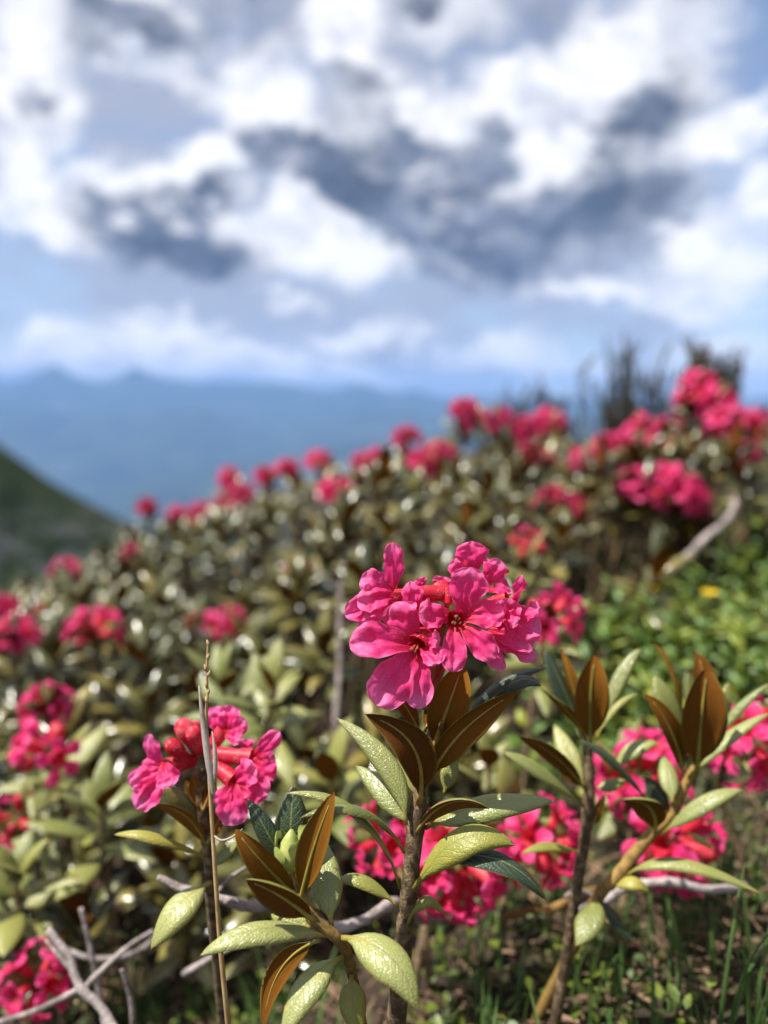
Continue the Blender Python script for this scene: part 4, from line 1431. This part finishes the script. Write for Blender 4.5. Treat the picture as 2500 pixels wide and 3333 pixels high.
def build_thicket():
    rs = random.Random(99)
    data = [dict(clusters=[], shoots=[]) for _ in SHRUBS]
    for k, (lab, cl, cen) in enumerate(SHRUBS):
        for (px, py, d, sc) in cl:
            c = P(px, py, d)
            h = c.z - ground_z(c.x, c.y)
            data[k]['clusters'].append((c, sc, d))
            if not .08 < h < .45:
                print('cluster height', k, px, py, round(h, 3))
    # shoots scattered through the thicket
    step = 0.045
    y = .40
    while y < 1.95:
        x = -.56 * y - .20
        st = step * (1 + .15 * (y > 1.2))
        while x < .56 * y + .22:
            xx, yy = x + rs.uniform(-.6, .6) * st, y + rs.uniform(-.6, .6) * st
            x += st
            u = xx / yy
            # clearing with bilberry and moss on the right, and open soil in front
            if u > .17 and yy < .80 and rs.random() < .93:
                continue
            if yy < .46 + .05 * math.sin(xx * 30) and u > -.25:
                continue
            if u > .40 and yy < 1.0 and rs.random() < .6:
                continue
            if u > .415 and yy > 1.05:
                continue
            g = ground_z(xx, yy)
            h = canopy(xx, yy) * rs.uniform(.50, 1.12)
            top = Vector((xx, yy, g + h))
            if yy > .62:
                dep = (top - CAM).dot(FWD)
                px = CX + FPX * xx / dep
                lim = float(np.interp(px, SKX, SKY)) + rs.uniform(0, 70)
                for (cpx, cpy, cd, sc) in ALLC:            # leaves stay below the blooms standing behind them
                    if abs(px - cpx) < 85 * sc / cd * .8 and dep < cd + .03 and abs(cpy - lim) < 700:
                        top_py = CY - FPX * (top - CAM).dot(UP) / dep
                        if top_py < cpy + 170:
                            lim = max(lim, cpy + rs.uniform(75, 130) * .9 / cd)
                cap = P(px, lim, dep).z
                if top.z > cap:
                    top.z = cap
                if top.z - g < .03:
                    continue
            best = min(range(len(SHRUBS)), key=lambda i: (SHRUBS[i][2][0] - xx) ** 2 + (SHRUBS[i][2][1] - yy) ** 2)
            data[best]['shoots'].append(top)
        y += st
    total = 0
    for k, (lab, cl, cen) in enumerate(SHRUBS):
        dd = data[k]
        allp = [c for c, _, _ in dd['clusters']] + dd['shoots']
        if not allp:
            continue
        bx, by = cen
        base = Vector((bx, by, ground_z(bx, by)))
        T = thing('alpine_rose_shrub', lab, 'shrub', base, GROUP)
        leaves = []                                     # (distance, matrix)
        tw = Geo()
        for i, top in enumerate(allp):
            isf = i < len(dd['clusters'])
            ax = Vector((rs.uniform(-.35, .35), rs.uniform(-.45, .25), 1)).normalized()
            if isf:
                ax = Vector((rs.uniform(-.2, .2), rs.uniform(-.35, .05), 1)).normalized()
                top = top - ax * .02
            d = (top - CAM).length
            n = rs.randint(10, 14)
            ms = whorl(top, ax, n, rs, rs.uniform(.036, .050), rs.uniform(.70, 1.10), .032)
            leaves += [(d, m) for m in ms]
            g = Vector((top.x + rs.uniform(-.03, .03), top.y + .01, 0))
            g.z = ground_z(g.x, g.y) - .004
            pts = [top + ax * .012, top - ax * .05, g.lerp(top, .3), g]
            v, f = tube_geo(pts, [.0012, .0018, .0022, .0026], 5, False)
            tw.add(v, f, 0)
        world_child('branches', tw.mesh('branches', ['bark_shoot']), T)['kind'] = 'stuff'
        leaves.sort(key=lambda q: q[0])
        for d, m in leaves[:290]:
            obj('leaf', rs.choice(BG_LEAF_ME), T, m)
        rest = leaves[290:]
        if rest:
            g = Geo()
            V, F, FM, UV = [], [], [], []
            off = 0
            for d, m in rest:
                v, f, fm, uv = rs.choice(BG_LEAF)
                a = np.array([tuple(q) for q in v])
                M = np.array(m)
                V.append(a @ M[:3, :3].T + M[:3, 3])
                F += [tuple(i + off for i in q) for q in f]
                FM += fm
                UV += uv
                off += len(v)
            me = make_mesh('foliage', np.concatenate(V), F, ['leaf_top_far', 'leaf_under'], FM, UV)
            o = world_child('foliage', me, T)
            o['kind'] = 'stuff'
        for c, sc, d in dd['clusters']:
            ax = Vector((rs.uniform(-.25, .25), rs.uniform(-.5, 0), 1)).normalized()
            n = rs.randint(6, 10)
            s = .0150 * sc * rs.uniform(.88, 1.1)
            q = Geo()
            mats = cluster_matrices(c - ax * .008, ax, rs, n, s)
            for m in mats:
                e = m.translation
                v, f = tube_geo([c - ax * .022, (c - ax * .014).lerp(e, .5), e], [.0007] * 3, 4, False)
                q.add(v, f)
            C = world_child('flower_cluster', q.mesh('flower_cluster', ['pedicel']), T)
            redness = rs.random()
            for m in mats:
                me = BUD_ME if rs.random() < .15 + .2 * (redness > .75) else rs.choice(FLOWERS)
                obj('flower', me, C, m)
        total += len(leaves)
    print('thicket leaves', total)


build_thicket()


# ------------------------------------------------------------------ bilberry in the clearing on the right
def bilberry_leaf(seed):
    rs = random.Random(seed)
    v, f, fm, uv, sp = blade(Vector((0, 0, 0)), Vector((0, .5, .12)), Vector((0, 1, 0)), .58, Vector((0, 0, 1)), 4, 2,
                             lambda t: max(.05, math.sin(math.pi * min(.999, max(.0, (t - .06) / .94)) ** .8)) if t > .06 else .06, .15, 0, .02, seed=seed)
    return make_mesh('leaf', v, f, ['bilberry_leaf', 'bilberry_leaf'], fm, uv)


BIL = [bilberry_leaf(i) for i in range(4)]
BIL_GROUP = 'bilberry plants in the clearing'


def bilberry(label, px, py, d, n_stems, h, seed, spread=.05):
    rs = random.Random(seed)
    c = P(px, py, d)
    base = Vector((c.x, c.y, ground_z(c.x, c.y)))
    T = thing('bilberry_plant', label, 'plant', base, BIL_GROUP)
    g = Geo()
    cnt = 0
    for _ in range(n_stems):
        a = rs.uniform(0, 6.28)
        r = spread * math.sqrt(rs.random())
        b = Vector((base.x + r * math.cos(a), base.y + r * math.sin(a), 0))
        b.z = ground_z(b.x, b.y) - .003
        tp = b + Vector((rs.uniform(-.03, .03), rs.uniform(-.03, .03), h * rs.uniform(.6, 1.1)))
        md = (b + tp) / 2 + Vector((rs.uniform(-.012, .012), rs.uniform(-.012, .012), .004))
        pts = [bez(b, md, tp, i / 5) for i in range(6)]
        v, f = tube_geo(pts, [.0012, .0011, .001, .0009, .0007, .0005], 5, False)
        g.add(v, f)
        for k in range(9):
            if cnt >= 290:
                break
            t = .30 + .70 * k / 8
            p = bez(b, md, tp, t)
            aa = k * 2.6 + rs.uniform(-.4, .4)
            dr = Vector((math.cos(aa), math.sin(aa), rs.uniform(.15, .9))).normalized()
            m = frame(p, dr, Vector((rs.uniform(-.4, .4), rs.uniform(-.4, .4), 1)), rs.uniform(.012, .020))
            obj('leaf', rs.choice(BIL), T, m)
            cnt += 1
    world_child('stems', g.mesh('stems', ['cover_leaf']), T)['kind'] = 'stuff'


for i, (lab, px, py, d, ns, h) in enumerate([
        ('dense green bilberry plant right of the sharp bloom', 2060, 2120, .64, 30, .075),
        ('green bilberry plant beyond the upright rusty leaves', 2290, 2080, .66, 30, .07),
        ('green bilberry plant under the slanting grey branch', 2150, 1940, .74, 30, .07),
        ('low bilberry plant right of the slanting grey branch', 2420, 1960, .74, 30, .06),
        ('bilberry plant on the bank above the slanting grey branch', 2430, 1760, .86, 30, .05),
        ('bilberry plant behind the flowerless leafy shoots', 1880, 2230, .56, 26, .07),
        ('bilberry plant at the foot of the bank, behind the big rusty leaves', 2440, 2220, .58, 30, .07),
        ('bilberry plant growing on the upper bank beside the ridge shrub', 2480, 1600, 1.0, 30, .06)]):
    bilberry(lab, px, py, d, ns, h, 500 + i, .045 + .035 * d)


# ------------------------------------------------------------------ dry grass stalk with its sheath
def build_stalk():
    pts = [P(677, 2098, .236), P(673, 2180, .236), P(676, 2260, .236), P(672, 2330, .236), P(683, 2560, .236), P(697, 2780, .236), P(716, 3060, .237), P(742, 3333, .239)]
    pts = stem_to_ground(pts)
    base = pts[-1].copy()
    base.z = ground_z(base.x, base.y)
    T = thing('grass_stalk', 'single dry straw-coloured grass stalk standing before the left bloom', 'grass stalk', base)
    k = .236 / FPX
    world_child('stem', stem_mesh('stem', pts, [3 * k, 4 * k, 4 * k, 5 * k, 6 * k, 7 * k, 8 * k, 9 * k, 9 * k, 9 * k], 'dry_grass', 6, 8, .05, 4), T)
    for (b, m, t, w, sd) in [((694, 2600), (672, 2440), (648, 2232), 26, 1), ((690, 2575), (700, 2470), (690, 2380), 16, 2)]:
        p0, pm, p2 = P(*b, .2355), P(*m, .234), P(*t, .235)
        v, f, fm, uv, sp = blade(p0, pm * 2 - (p0 + p2) * .5, p2, w * k, camvec((-.5, .1, 1)), 14, 4, lambda t: math.sin(math.pi * (.04 + .93 * t) ** .75) ** .8, .5, 0, .0002, seed=sd, twist=.8)
        world_child('sheath', make_mesh('sheath', v, f, ['dry_sheath', 'dry_sheath'], fm, uv), T)
    for i, (px, py) in enumerate([(678, 2105), (676, 2150), (670, 2185), (679, 2205), (672, 2240), (678, 2262), (673, 2290)]):
        p = P(px, py, .2355)
        v, f = tube_geo([p, p + UP * .001, p + UP * .0022 + RIGHT * (.0005 if i % 2 else -.0005)], [.0002, .0006, .0001], 6)
        world_child('seed', make_mesh('seed', v, f, ['dry_grass']), T)
    pts = smooth_path([P(699, 2722, .2355), P(720, 2735, .234), P(752, 2726, .233), P(790, 2698, .232)], 4)
    v, f = tube_geo(pts, lerp_list([.0003, .00035, .0003, .0001], len(pts)), 5)
    world_child('fibre', make_mesh('fibre', v, f, ['dry_sheath']), T)


build_stalk()


# ------------------------------------------------------------------ grey woody branches lying through the shrubs
def branch(label, path, radii, material='bark_grey', seed=0, side=()):
    pts = [P(*p) for p in path]
    low = min(pts, key=lambda p: p.z - ground_z(p.x, p.y))
    T = thing('woody_branch', label, 'branch', (low.x, low.y, ground_z(low.x, low.y)))
    jr = random.Random(seed)
    rr = [r * p[2] / FPX for r, p in zip(radii, path)]
    pts = [p + Vector((jr.uniform(-1, 1), jr.uniform(-1, 1), jr.uniform(-1, 1))) * rr[i] * .7 for i, p in enumerate(pts)]
    world_child('limb', stem_mesh('limb', pts, rr, material, 6, 9, .14, seed), T)
    for i, (sp, srr) in enumerate(side):
        world_child('twig', stem_mesh('twig', [P(*p) for p in sp], [r * p[2] / FPX for r, p in zip(srr, sp)], material, 5, 7, .12, seed + i + 1), T)


branch('grey lichen-pale branch crossing low behind the tall stem and the left bloom',
       [(520, 2850, .30), (590, 2880, .30), (680, 2910, .295), (780, 2940, .295), (900, 2955, .30), (1050, 3000, .305), (1180, 2985, .31), (1290, 2950, .33), (1370, 2990, .36), (1450, 3010, .39)],
       [9, 14, 11, 19, 15, 21, 17, 21, 15, 12], seed=31,
       side=[([(700, 2915, .297), (760, 2850, .305), (860, 2790, .315)], [9, 7, 4]), ([(1050, 3000, .305), (900, 3030, .32), (760, 3080, .34), (600, 3170, .37)], [12, 10, 10, 11])])
branch('short reddish wood piece right of the drooping bloom, below the leaning stem', [(1640, 2990, .37), (1720, 2965, .365), (1800, 2950, .36), (1880, 2915, .36), (1960, 2890, .365)], [9, 13, 15, 14, 12], 'bark_young', seed=39)
branch('pale bare branch slanting down in the bottom left corner',
       [(165, 3020, .34), (215, 3120, .335), (270, 3220, .33), (330, 3300, .325), (420, 3420, .32)], [12, 13, 14, 15, 16], seed=32,
       side=[([(270, 3220, .33), (330, 3160, .34), (420, 3080, .35), (500, 3030, .36)], [11, 11, 9, 6]), ([(265, 3215, .33), (180, 3260, .335), (90, 3300, .34), (-40, 3340, .345)], [11, 10, 10, 10]),
             ([(235, 3160, .335), (190, 3110, .34), (150, 3060, .35)], [8, 7, 5])])
branch('thin grey twig standing upright by the pale corner branch', [(262, 2960, .37), (285, 3040, .37), (300, 3130, .37), (330, 3280, .37), (350, 3420, .36)], [7, 8, 8, 9, 9], seed=33)
branch('broken upright twig stub right of the pale corner branch', [(395, 3160, .33), (410, 3220, .33), (425, 3290, .33), (440, 3400, .33)], [7, 9, 10, 11], seed=34)
branch('grey bare branch slanting up the bank over the bilberry plants',
       [(2170, 1870, .70), (2230, 1820, .72), (2300, 1755, .75), (2360, 1690, .78), (2400, 1620, .82), (2420, 1580, .84)], [13, 14, 14, 12, 10, 7], seed=35)
branch('thin bare stem standing behind the sharp bloom', [(1110, 1900, .62), (1100, 2050, .60), (1110, 2200, .58), (1090, 2330, .56), (1100, 2480, .55)], [7, 8, 9, 10, 11], seed=36)
branch('forked grey wood right behind the tan leaning stem', [(2420, 2880, .36), (2300, 2900, .35), (2180, 2870, .35), (2060, 2890, .35), (1960, 2940, .345), (1880, 2990, .34)], [12, 14, 14, 15, 16, 16], seed=37,
       side=[([(1960, 2940, .345), (1890, 2900, .34), (1840, 2920, .335)], [10, 10, 8])])
branch('weathered stick lying on the soil below the left bloom', [(560, 3000, .40), (480, 3080, .39), (400, 3110, .38), (300, 3120, .38), (200, 3090, .38)], [9, 10, 10, 9, 8], seed=38)


# ------------------------------------------------------------------ bare heath on the ridge
def heath(label, px, py_base, py_top, d, wpx, n, seed, leafy=0.0):
    rs = random.Random(seed)
    c = P(px, py_base, d)
    gz = ground_z(c.x, c.y)
    base = Vector((c.x, c.y, gz))
    T = thing('heath_bush', label, 'bush', base, 'dark heath bushes on the ridge')
    H2 = (P(px, py_top, d).z - gz)
    W = wpx * d / FPX
    tw, lf = Geo(), Geo()
    for i in range(n):
        a = rs.uniform(-1, 1)
        tip = base + Vector((a * W * rs.uniform(.5, 1.2) + rs.uniform(-.25, .25) * W, rs.uniform(-.5, .5) * W, H2 * rs.uniform(.62, 1.0) * (1 - .2 * a * a)))
        b = base + Vector((a * W * .7 + rs.uniform(-.2, .2) * W, rs.uniform(-.2, .2) * W, -.005))
        m = (b + tip) / 2 + Vector((a * W * .12, 0, H2 * .08))
        pts = [bez(b, m, tip, j / 5) for j in range(6)]
        v, f = tube_geo(pts, [.0034, .0032, .003, .0026, .0022, .0014], 5, False)
        tw.add(v, f)
        for k in range(5):
            t = rs.uniform(.35, .98)
            p = bez(b, m, tip, t)
            q = p + Vector((rs.uniform(-.6, .6), rs.uniform(-.5, .5), 1)).normalized() * H2 * rs.uniform(.08, .2)
            v, f = tube_geo([p, p.lerp(q, .5) + Vector((0, 0, .002)), q], [.0022, .0018, .0012], 4, False)
            tw.add(v, f)
            for _ in range(int(leafy * 14)):
                s = p.lerp(q, rs.random())
                dr = Vector((rs.uniform(-1, 1), rs.uniform(-1, 1), rs.uniform(-.2, 1))).normalized()
                e = s + dr * .010
                o = dr.orthogonal().normalized() * .0022
                lf.add([s - o, s + o, e + o * .3, e - o * .3], [(0, 1, 2, 3)])
    world_child('twigs', tw.mesh('twigs', ['heath_twig']), T)['kind'] = 'stuff'
    if leafy:
        o = world_child('foliage', lf.mesh('foliage', ['heath_twig']), T)
        o['kind'] = 'stuff'


heath('wide bare dark heath bush against the clouds on the ridge', 2050, 1420, 1120, 1.75, 165, 46, 1, .06)
heath('small dense dark tuft of heath topping the ridge behind the pink crown', 2295, 1350, 1095, 1.5, 95, 50, 2, 1.7)
heath('low dark heath clump in the skyline dip', 1760, 1430, 1250, 1.8, 105, 40, 3, 1.5)


# ------------------------------------------------------------------ ground cover, litter and grass in front
def build_cover():
    rs = random.Random(5)
    g = Geo()
    lit = Geo()
    gr = Geo()

    def spot(p=1.7, far=1.9):
        y = .19 + far * rs.random() ** p
        return rs.uniform(-.60 * y - .12, .62 * y + .15), y
    n = 0
    while n < 20000:
        x, y = spot()
        right = smooth01(-.02, .05, x)
        if mnoise.noise(Vector((x * 9, y * 9, 5))) < .10 - .30 * right:
            n += .4
            continue
        n += 1
        p = Vector((x, y, ground_z(x, y) + rs.uniform(.0, .026) * rs.random()))
        a = rs.uniform(0, 6.28)
        dr = Vector((math.cos(a), math.sin(a), rs.uniform(.1, 1.3))).normalized()
        l = rs.uniform(.003, .0085)
        sd = dr.cross(Vector((rs.uniform(-.4, .4), rs.uniform(-.4, .4), 1))).normalized() * l * rs.uniform(.24, .36)
        nn = sd.cross(dr).normalized() * l * .10
        g.add([p, p + dr * l * .35 + sd + nn, p + dr * l * .72 + sd * .8 + nn, p + dr * l, p + dr * l * .72 - sd * .8 + nn, p + dr * l * .35 - sd + nn],
              [(0, 1, 2, 3), (0, 3, 4, 5)])
    o = obj('ground_cover', g.mesh('ground_cover', ['cover_leaf']))
    o['kind'] = 'stuff'
    o['label'] = 'low green and yellowish creeping leaves covering the soil between the shrubs'
    o['category'] = 'ground cover'
    for _ in range(7000):
        x, y = spot(1.5, 1.2)
        a = rs.uniform(0, 6.28)
        l = rs.uniform(.005, .026)
        dr = Vector((math.cos(a), math.sin(a), rs.uniform(-.15, .45)))
        p = Vector((x, y, ground_z(x, y) + rs.uniform(.001, .012)))
        w = rs.uniform(.0004, .0016)
        sd = Vector((-math.sin(a), math.cos(a), rs.uniform(-.4, .4))) * w
        lit.add([p - sd, p + sd, p + dr * l + sd * .5, p + dr * l - sd * .5, p + dr * l * .5 + Vector((0, 0, w))], [(0, 1, 4), (1, 2, 4), (2, 3, 4), (3, 0, 4)])
    o = obj('leaf_litter', lit.mesh('leaf_litter', ['litter']))
    o['kind'] = 'stuff'
    o['label'] = 'dry brown leaf and twig litter on the soil'
    o['category'] = 'litter'
    n = 0
    while n < 7000:
        x, y = spot(1.5, 3.2)
        if mnoise.noise(Vector((x * 6, y * 6, 15))) < .05 - .25 * smooth01(.0, .15, x / max(y, .3)):
            n += .3
            continue
        n += 1
        b = Vector((x, y, ground_z(x, y) - .002))
        h = rs.uniform(.015, .050)
        a = rs.uniform(0, 6.28)
        ln = Vector((math.cos(a), math.sin(a), 0)) * h * rs.uniform(.1, .7)
        w = Vector((-math.sin(a), math.cos(a), 0)) * rs.uniform(.0005, .0011)
        m = b + Vector((0, 0, h * .65)) + ln * .35
        t = b + Vector((0, 0, h)) + ln
        gr.add([b - w, b + w, m + w * .8, m - w * .8, t], [(0, 1, 2, 3), (3, 2, 4)])
    o = obj('short_grass', gr.mesh('short_grass', ['grass_blade']))
    o['kind'] = 'stuff'
    o['label'] = 'short green grass growing through the ground cover'
    o['category'] = 'grass'


build_cover()


def grass_tuft(label, px, py, d, n, h, seed, lean=.3, wide=.0022, m='grass_blade'):
    rs = random.Random(seed)
    c = P(px, py, d)
    base = Vector((c.x, c.y, ground_z(c.x, c.y)))
    T = thing('grass_tuft', label, 'grass', base, 'grass tufts between the shrubs')
    for i in range(n):
        a = rs.uniform(0, 6.28)
        b = base + Vector((rs.uniform(-.012, .012), rs.uniform(-.012, .012), -.003))
        hh = h * rs.uniform(.55, 1.1)
        t = b + Vector((math.cos(a) * lean * hh, math.sin(a) * lean * hh * .6, hh))
        cc = b + Vector((math.cos(a) * lean * hh * .15, 0, hh * .75))
        v, f, fm, uv, sp = blade(b, cc, t, wide * rs.uniform(.7, 1.2), Vector((math.sin(a * 3) * .5, -1, .3)), 8, 2, lambda t: max(.04, (1 - t) ** .6), .3, 0, .0002, seed=i, double=False, twist=rs.uniform(-.6, .6))
        world_child('blade', make_mesh('blade', v, f, [m], None, uv), T)


for i, a in enumerate([
        ('tall green grass blades below the tan leaning stem, beside the long strap leaf', 2420, 3330, .30, 9, .085),
        ('grass tuft between the dark soil hollow and the drooping bloom', 1900, 3250, .36, 12, .06),
        ('grass tuft at the foot of the flowerless leafy shoots', 2180, 3200, .37, 12, .06),
        ('short grass tuft in the mossy corner under the strap leaf', 2330, 3100, .42, 12, .06),
        ('sparse grass beside the foot of the tall stem', 1580, 3290, .33, 9, .045),
        ('grass tuft behind the lower left stick, in shadow', 420, 2990, .46, 12, .07),
        ('thin grass among the crossed grey twigs', 560, 3250, .37, 9, .06),
        ('grass tuft behind the young leafy shoot', 900, 3150, .40, 12, .06),
        ('grass blades behind the pale green bud', 1010, 2500, .55, 12, .09),
        ('grass tuft left of the tall shoot, behind its pale leaves', 1130, 2330, .58, 12, .09)]):
    grass_tuft(*a, seed=700 + i)

# yellow flowers dotted on the bank
def yellow_flower(label, px, py, d, seed):
    rs = random.Random(seed)
    c = P(px, py, d)
    base = Vector((c.x, c.y + .01, ground_z(c.x, c.y + .01)))
    T = thing('yellow_flower', label, 'flower', base, 'yellow flowers on the bank')
    world_child('stem', stem_mesh('stem', [c, c.lerp(base, .5) + Vector((.003, 0, 0)), base - Vector((0, 0, .003))], [.0006, .0008, .001], 'grass_blade', 4, 5, 0, 1), T)
    for k in range(6):
        a = k * math.pi / 3 + rs.uniform(-.1, .1)
        rad = Vector((math.cos(a), math.sin(a) * .8, .35)).normalized()
        v, f, fm, uv, sp = blade(c, c + rad * .006 + Vector((0, 0, .004)), c + rad * .008, .0065, Vector((0, -.3, 1)), 4, 2, petal_profile, -.2, 0, 0, double=False, seed=k)
        world_child('petal', make_mesh('petal', v, f, ['yellow_petal'], None, uv), T)


for i, (lab, px, py, d) in enumerate([
        ('yellow flower on the bank below the tallest pink ridge crown', 2460, 1540, .95),
        ('yellow flower between the wide pink bloom pair and the ridge crown', 2310, 1490, .98),
        ('orange-yellow flower just above the wide pink bloom pair', 2220, 1500, 1.0),
        ('yellow flower at the upper end of the slanting grey branch', 2490, 1700, .85),
        ('yellow flower at the lower end of the slanting grey branch', 2110, 1925, .72),
        ('yellow flower below the slanting grey branch among bilberry leaves', 2310, 1940, .70)]):
    yellow_flower(lab, px, py, d, i)
